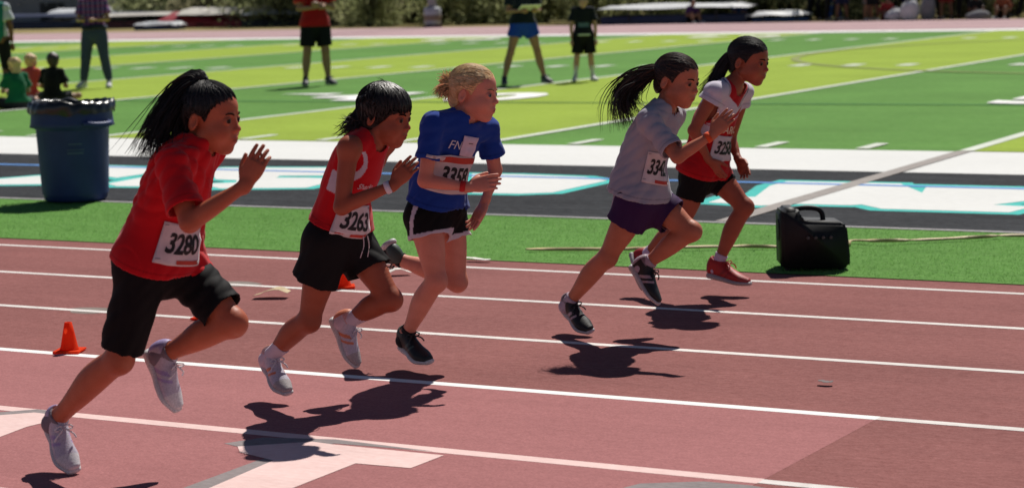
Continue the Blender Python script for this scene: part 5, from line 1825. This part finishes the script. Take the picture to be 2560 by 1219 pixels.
bib(f, root, bv, .33, 14, '3258', w=.15, h=.115, num_h=.060)
W = Wrap(f, bv, .54, 14, .16 * f.s, .07 * f.s)
W.text('team_lettering', root, 'SHARKS', M['yellow_print'], 0, 0, .036, .012, .1, .0015)

# ------------------------------------------------------------ standing and sitting people on the field
def pose(H, head_yaw=0.0, arms='down', stance=.10, lean=0.0, sit=None, knee=0.0, adult=True, arm_fwd=0.1, step=0.0):
    """upright pose facing +x in local space"""
    sc_ = H / 1.27 * (.985 if adult else 1.0)
    hs = (1.09 if adult else .98) * (1.0 if H > 1.2 else .92)
    f_, l_, u_ = A3((1, 0, 0)), A3((0, 1, 0)), A3((0, 0, 1))
    J = {'sc': sc_, 'hs': hs}
    if sit is None: pz = .075 * sc_ + .585 * sc_ * math.cos(stance * .6) + .02 * sc_
    else: pz = .085 * sc_
    P = A3((0, 0, pz))
    up = unit(u_ + f_ * lean)
    N = P + up * .395 * sc_
    J.update(pel=P, neck=N, _up=up, _pf=unit(f_ - up * (f_ @ up)), _pl=l_, _sf=unit(f_ - up * (f_ @ up)), _sl=l_)
    for S, sg in (('L', 1), ('R', -1)):
        h = P + l_ * sg * .078 * sc_ - up * .02 * sc_
        sh = N + l_ * sg * .132 * sc_ - up * .035 * sc_
        if sit is None:
            a = A3((step * sg, sg * (.078 + stance) * sc_, .075 * sc_))
            k = (h + a) / 2 + f_ * .012 * sc_
        elif sit == 'hug':
            k = h + unit(A3((.75, sg * .10, .72))) * .305 * sc_
            a = A3((k[0] + .10 * sc_, k[1], .075 * sc_))
        else:
            k = h + unit(A3((.62, sg * .75, .10))) * .30 * sc_
            a = h + A3((.30, -sg * .05, .02)) * sc_
        J['hip' + S], J['kn' + S], J['an' + S], J['sh' + S] = h, k, a, sh
        out = unit(f_ * .95 + l_ * sg * .25)
        J['heel' + S] = a - out * .045 * sc_ - u_ * .062 * sc_
        J['toe' + S] = J['heel' + S] + out * .205 * sc_
        if arms == 'down':
            e = sh + unit(A3((.05, sg * .22, -1))) * .215 * sc_
            w = e + unit(A3((arm_fwd, sg * .02, -1))) * .19 * sc_
            fi = w + unit(A3((.2, 0, -1))) * .125 * sc_
        elif arms == 'crossed':
            e = sh + unit(A3((.25, sg * .28, -1))) * .215 * sc_
            w = e + unit(A3((.55, -sg * .80, .12 + .10 * sg))) * .19 * sc_
            fi = w + unit(A3((.1, -sg * 1, .05))) * .115 * sc_
        else:
            e = sh + unit(A3((.15, sg * .25, -1))) * .215 * sc_
            w = e + unit(A3((.9, -sg * .45, -.02))) * .19 * sc_
            fi = w + unit(A3((.8, -sg * .6, 0))) * .115 * sc_
        J['el' + S], J['wr' + S], J['finger' + S] = e, w, fi
    J['hc'] = N + (u_ * .115 + f_ * .03) * sc_ * .9 + u_ * .015
    c, s = math.cos(head_yaw), math.sin(head_yaw)
    J['hR'] = np.array([[s, c, 0], [-c, s, 0], [0, 0, 1.0]])
    return J

def simple_hair(f, root, mat, long=False, vox=.008):
    k = f.hs
    pr = [f.hell((0, -.018, .038), (.085, .102, .082)), f.hell((0, -.045, -.020), (.066, .056, .062))]
    if long: pr.append(f.hell((0, -.062, -.085), (.074, .042, .105)))
    lo, hi = bounds(pr, .02)
    v = Vol(lo, hi, vox)
    for p in pr: v.add(p, .012)
    v.cut(f.hell((0, .095, -.035), (.085, .088, .090)), .006)
    v.D = v.D + v.field(folds(5, .010, 40, (0, 0, 1)))
    P, Q, T = v.mesh()
    g = .75 + .5 * (np.sin(f.head_local(P)[:, 0] * 160 + f.head_local(P)[:, 2] * 60) * .5 + .5)
    return link('hair', mesh_np('hair', P, Q, T, tint=g[:, None] * np.ones((1, 3), np.float32), mat=mat), root)

def bystander(x, y, heading, J, label, skin, top, bottom, hairmat, shoe='plain_dark', fat=1.05, vox=.009, long_hair=False, top_kw=None, bot_kw=None, socks=None, name='person'):
    root = tag(empty(name, (x, y, .012), heading), label, 'person')
    f = Figure(J, fat, 3)
    make_body(f, root, skin, vox, hands=False, face=True)
    if bottom is not None:
        shorts(f, root, bottom if callable(bottom) else flat(bottom), **dict(dict(vox=vox, th=0, frac=(.8, .8), r1=.080), **(bot_kw or {})))
    shirt(f, root, top if callable(top) else flat(top), **dict(dict(hem=-.06, vox=vox, th=0, sleeve=.72, fold=(.006, 24), neck=.046, sl_r=.066), **(top_kw or {})))
    simple_hair(f, root, hairmat, long_hair, vox * .9)
    for S in 'LR':
        put_shoe(f, root, S, shoe)
        if socks is not None: sock(f, root, S, socks, .16)
    return f, root

def jeans(f, root, col, vox, flare=.055):
    out = []
    s = f.s
    out.append((f.torso([-.14, -.02, .1, .2], np.array([.085, .118, .116, .108]) + .008, np.array([.080, .096, .092, .082]) + .008), 0))
    for S in 'LR':
        h, k, a = f.J['hip' + S], f.J['kn' + S], f.J['an' + S]
        out.append((f.limb(h, k, np.array([.080, .078, .068, .058])), .03))
        out.append((f.limb(k, a, np.array([.058, .056, .052, flare]), end=True, t1=.93), .02))
    P, Q, T = f.cloth_mesh(out, out, vox, 0, folds(4, .006 * s, 26, (0, 0, 1)))
    return link('trousers', mesh_np('trousers', P, Q, T, tint=np.tile(np.array(col, np.float32), (len(P), 1)), mat=M['cloth']), root)

TOCAM = -math.pi / 2 + .49
D_BROWN, TAN, FAIR = (.16, .075, .045), (.36, .19, .115), (.50, .29, .21)

bystander(-17.62, 26.55, TOCAM + .35, pose(1.80, .2, 'crossed', .05), 'man in a red tee and black shorts standing with folded arms on the far turf', TAN, (.40, .012, .014), (.008, .008, .009), M['hair_black'], top_kw=dict(hem=-.10))
f, root = bystander(-14.25, 26.95, TOCAM + .3, pose(1.66, .2, 'hold', .16, adult=True), 'woman in a black top and bright blue shorts holding papers on the turf', TAN, (.010, .016, .022), (.016, .060, .36), M['hair_brown'], 'plain_dark', .98, long_hair=True, top_kw=dict(hem=.02), bot_kw=dict(frac=(.42, .42), r1=.086, waist=.16))
bm = bmesh.new(); box_bm(bm, (0, 0, 0), (.22, .30, .012), 0, .003)
cb = bm_obj('clipboard', bm, M['paper']); cb.location = A3((-14.25, 26.95, .012)) + A3((.345 * math.cos(TOCAM + .3), .345 * math.sin(TOCAM + .3), 1.115)); cb.rotation_euler = (0, -.35, TOCAM + .3)
tag(cb, 'white papers held by the woman in blue shorts', 'clipboard')
def boy_tint(P):
    c = np.tile(np.array((.010, .012, .018), np.float32), (len(P), 1))
    c[(P[:, 2] > .60) & (P[:, 2] < .70) & (np.abs(P[:, 1]) < .09) & (P[:, 0] > .02)] = (.45, .50, .48)
    c[(P[:, 2] > .80) & (P[:, 2] < .86) & (np.abs(P[:, 1]) < .08) & (P[:, 0] > .02)] = (.10, .16, .18)
    return c
bystander(-13.64, 27.70, TOCAM + .1, pose(1.27, 0, 'down', .05, adult=False), 'boy in black tee, black shorts and tall white socks standing near the yard line', FAIR, boy_tint, (.008, .008, .009), M['hair_brown'], 'plain_white', 1.0, top_kw=dict(hem=-.02), bot_kw=dict(frac=(.86, .86), r1=.090), socks=(.60, .62, .62))
def plaid(P):
    q = np.sin(P[:, 2] * 70) * .5 + .5
    w = np.sin(P[:, 1] * 80) * .5 + .5
    c = np.array((.16, .03, .12))[None] * q[:, None] + np.array((.05, .06, .18))[None] * (1 - q[:, None])
    c = c + (w > .85)[:, None] * np.array((.20, .10, .18))
    return c.astype(np.float32)
f, root = bystander(-21.24, 25.75, TOCAM - .1, pose(1.66, 0, 'hold', .08), 'person in a purple plaid shirt with dark blue jeans standing behind the trash can', TAN, plaid, None, M['hair_brown'], 'plain_white', .98, long_hair=True, top_kw=dict(hem=.10))
jeans(f, root, (.045, .060, .120), .009, .042)
P, Q = tubes_np([catmull([f.P + A3((.125 * math.cos(a) * f.s, .135 * math.sin(a) * f.s, .060 * f.s + .01 * math.sin(3 * a))) for a in np.linspace(0, 6.28, 12)], 30)], .032 * f.s, 8)
link('tied_jacket', mesh_np('tied_jacket', P, Q, tint=np.tile(np.array((.02, .022, .05), np.float32), (len(P), 1)), mat=M['cloth']), root)
def teal_tint(P):
    c = np.tile(np.array((.016, .155, .125), np.float32), (len(P), 1))
    c[np.abs(P[:, 1]) > .165] = (.50, .52, .58)
    return c
f, root = bystander(-21.45, 23.75, TOCAM + math.pi - .2, pose(1.62, 0, 'down', .05), 'person in a teal jersey with white sleeves at the left edge of the turf', D_BROWN, teal_tint, None, M['hair_black'], 'plain_dark', 1.12, top_kw=dict(hem=-.10))
jeans(f, root, (.010, .010, .014), .009)

# three children sitting on the turf behind the trash can
f, root = bystander(-18.66, 21.0, TOCAM + math.pi + .5, pose(1.20, .2, 'hold', .05, .12, 'cross', adult=False), 'sitting child with light hair in a dark green tee left of the trash can', FAIR, (.012, .135, .060), (.03, .03, .035), M['hair_blond'], 'plain_white', 1.0, long_hair=True, top_kw=dict(hem=-.02), bot_kw=dict(frac=(.6, .6)))
f, root = bystander(-19.50, 22.2, TOCAM + math.pi - .4, pose(1.20, -.2, 'hold', .05, .10, 'cross', adult=False), 'sitting child with fair hair in a coral red tee behind the green shirted child', FAIR, (.62, .085, .070), (.03, .03, .035), M['hair_blond'], 'plain_white', 1.0, top_kw=dict(hem=-.02), bot_kw=dict(frac=(.6, .6)))
f, root = bystander(-18.92, 22.0, TOCAM + math.pi - .2, pose(1.22, .3, 'hold', .05, .10, 'cross', adult=False), 'sitting child with brown hair in a black tee right behind the trash can', TAN, (.008, .008, .009), (.03, .03, .035), M['hair_brown'], 'plain_white', 1.0, top_kw=dict(hem=-.02), bot_kw=dict(frac=(.6, .6)))

# ------------------------------------------------------------ the crowd beyond the far track, mostly legs in the picture
for nm, c in dict(c_navy=(.014, .018, .050), c_black=(.010, .010, .012), c_red=(.20, .018, .018), c_grey=(.20, .20, .21), c_white=(.55, .55, .56), c_blue=(.05, .12, .34), c_teal=(.03, .13, .12), c_purple=(.07, .03, .10), c_maroon=(.075, .016, .018), c_khaki=(.20, .15, .10), c_rust=(.28, .08, .04)).items():
    M[nm] = plain(nm[2:] + '_clothing', c, .8, .2, .15, 6)
M['skin_dark'] = plain('brown_skin', (.15, .070, .042), .55, .35, .1, 20)
M['skin_tan'] = plain('tan_skin', (.34, .18, .11), .55, .35, .1, 20)
M['skin_fair'] = plain('fair_skin', (.48, .27, .20), .55, .35, .1, 20)
M['hair_plain'] = plain('dark_crowd_hair', (.014, .010, .008), .5, .4, .2, 20)
def crowd_proto(J, kind):
    f = Figure(J, 1.05, 1)
    r_ = bpy.data.objects.new('proto', None)
    COL.objects.link(r_)
    vox = .017
    parts = {}
    b = make_body(f, r_, (.3, .2, .1), vox, hands=False, face=False)
    t, _ = shirt(f, r_, flat((.5, .5, .5)), hem=-.08, vox=vox, th=0, fold=(.008, 18), sleeve=.7, sl_r=.070)
    if kind == 'jeans': w = jeans(f, r_, (.1, .1, .1), vox, .058)
    else: w = shorts(f, r_, flat((.1, .1, .1)), vox=vox, th=0, frac=(.75, .75), r1=.088)
    h = simple_hair(f, r_, M['hair_plain'], kind != 'short', vox)
    pr = [capsule(f.J['heel' + S] + A3((0, 0, .035)), f.J['toe' + S] + A3((0, 0, .03)), .045, .04) for S in 'LR']
    out = [('body', b.data), ('shirt', t.data), (w.name.split('.')[0], w.data), ('hair', h.data)]
    for S, p in zip('LR', pr):
        v = Vol(p[1] - .03, p[2] + .03, .015); v.add(p)
        P, Q, T = v.mesh()
        out.append(('shoe', mesh_np('shoe', P, Q, T)))
    for o in list(r_.children): bpy.data.objects.remove(o)
    bpy.data.objects.remove(r_)
    return out
PROTO = [crowd_proto(pose(1.68, 0, 'down', .05), 'short'), crowd_proto(pose(1.62, .3, 'hold', .10), 'jeans'),
         crowd_proto(pose(1.60, 0, 'hold', .05, .15, 'hug'), 'short'), crowd_proto(pose(1.72, -.3, 'crossed', .06), 'jeans')]
def crowd(p, x, y, rz, k, skin, top, bot, shoe, label):
    root = tag(empty('person', (x, y, -.03), rz), label, 'person', 'people gathered beyond the far track')
    root.scale = (k, k, k)
    for (nm, me), m in zip(PROTO[p], (skin, top, bot, 'hair_plain', shoe, shoe)):
        o = link(nm, me, root)
        if not me.materials: me.materials.append(M[m])
        o.material_slots[0].link = 'OBJECT'
        o.material_slots[0].material = M[m]
T_ = TOCAM
crowd(2, -28.0, 65.2, T_ + .4, 1.0, 'skin_tan', 'c_purple', 'c_black', 'c_white', 'person in purple sitting in front of the navy pad')
crowd(2, -27.5, 68.3, T_ - .2, 1.0, 'skin_fair', 'c_blue', 'c_grey', 'c_white', 'person in light blue sitting on the ground behind the big navy pad')
crowd(1, -26.3, 69.6, T_ + .1, 1.0, 'skin_tan', 'c_teal', 'c_black', 'c_grey', 'person in teal top standing behind the navy pads')
crowd(3, -24.6, 67.9, T_ - .3, 1.0, 'skin_dark', 'c_black', 'c_black', 'c_grey', 'person all in black standing right of the low blue pad')
crowd(1, -24.1, 68.6, T_ + .5, .95, 'skin_tan', 'c_grey', 'c_blue', 'c_white', 'person in grey top and blue trousers among the crowd')
crowd(3, -23.3, 66.0, T_ + .2, 1.02, 'skin_dark', 'c_maroon', 'c_black', 'c_grey', 'person in dark red top and black trousers left of the white bags')
crowd(0, -22.7, 65.3, T_ - .1, 1.0, 'skin_dark', 'c_navy', 'c_navy', 'c_black', 'person in navy tee and navy shorts with bare dark legs')
crowd(0, -22.0, 65.9, T_ + .6, .97, 'skin_tan', 'c_purple', 'c_grey', 'c_grey', 'person in purple tee and grey shorts near the white bags')
crowd(0, -21.6, 65.2, T_ - .4, .92, 'skin_dark', 'c_rust', 'c_black', 'c_white', 'person in a rust coloured tee just left of the white bags')
crowd(2, -21.1, 65.0, T_ + .2, .95, 'skin_dark', 'c_red', 'c_maroon', 'c_black', 'person in red sitting beside the white bags')
crowd(3, -20.8, 66.4, T_, 1.0, 'skin_tan', 'c_navy', 'c_navy', 'c_grey', 'person in navy clothes standing behind the white bags')
crowd(1, -20.1, 66.8, T_ + .3, 1.0, 'skin_tan', 'c_grey', 'c_black', 'c_white', 'person with grey top and black trousers right behind the bags')
crowd(0, -19.3, 65.6, T_ - .2, 1.0, 'skin_dark', 'c_maroon', 'c_red', 'c_black', 'person in red shorts right of the white bags')
crowd(3, -18.9, 66.2, T_ + .2, 1.05, 'skin_dark', 'c_black', 'c_black', 'c_black', 'person in black standing in the dark group at the right')
crowd(2, -18.3, 65.3, T_ + .3, 1.05, 'skin_dark', 'c_black', 'c_black', 'c_grey', 'person in black sitting at the right, legs drawn up')
crowd(2, -17.5, 65.8, T_ - .5, 1.05, 'skin_tan', 'c_rust', 'c_black', 'c_white', 'person in rust top sitting at the far right edge')
crowd(1, -17.2, 67.4, T_, 1.0, 'skin_dark', 'c_maroon', 'c_black', 'c_black', 'person in dark red standing at the far right edge')
crowd(3, -18.0, 67.6, T_ + .1, 1.0, 'skin_dark', 'c_navy', 'c_black', 'c_black', 'person in navy top standing behind those sitting at the right')

# bags and a cool box beside the crowd
def soft_bag(x, y, w, d, h, mat, rz, label, group=None):
    o = tag(empty('bag', (x, y, -.03), rz), label, 'bag', group)
    v = Vol((-w, -d, -.02), (w, d, h * 1.5), .02)
    v.add(ell((0, 0, h * .45), (w * .5, d * .5, h * .55)), 0)
    v.add(ell((w * .12, 0, h * .7), (w * .34, d * .42, h * .36)), .08)
    v.cut(half((0, 0, .004), (0, 0, -1), (-w, -d, -.1), (w, d, h * 1.5)), .0)
    v.D = v.D + v.field(folds(int(x * 10) % 97, .014, 16, (0, 0, 1)))
    P, Q, T = v.mesh()
    link('sack', mesh_np('sack', P, Q, T, mat=mat), o)
    P, Q = tubes_np([catmull([(-w * .2, 0, h * .85), (-w * .1, 0, h * 1.15), (w * .15, 0, h * 1.2), (w * .28, 0, h * .9)], 10)], .018, 6)
    link('handle', mesh_np('handle', P, Q, mat=mat), o)
soft_bag(-20.75, 64.75, .62, .42, .36, M['c_white'], .6, 'low white bag, leftmost of the white bags by the crowd', 'white bags by the far track')
soft_bag(-20.25, 64.70, .60, .45, .62, M['c_white'], .3, 'tall white bag in the middle of the white bags', 'white bags by the far track')
soft_bag(-19.75, 65.05, .50, .40, .78, M['c_grey'], .5, 'pale grey bag, rightmost and tallest of the bags', 'white bags by the far track')
soft_bag(-18.05, 64.75, .80, .40, .26, M['c_grey'], .5, 'flat grey bag on the ground in front of the people in black')
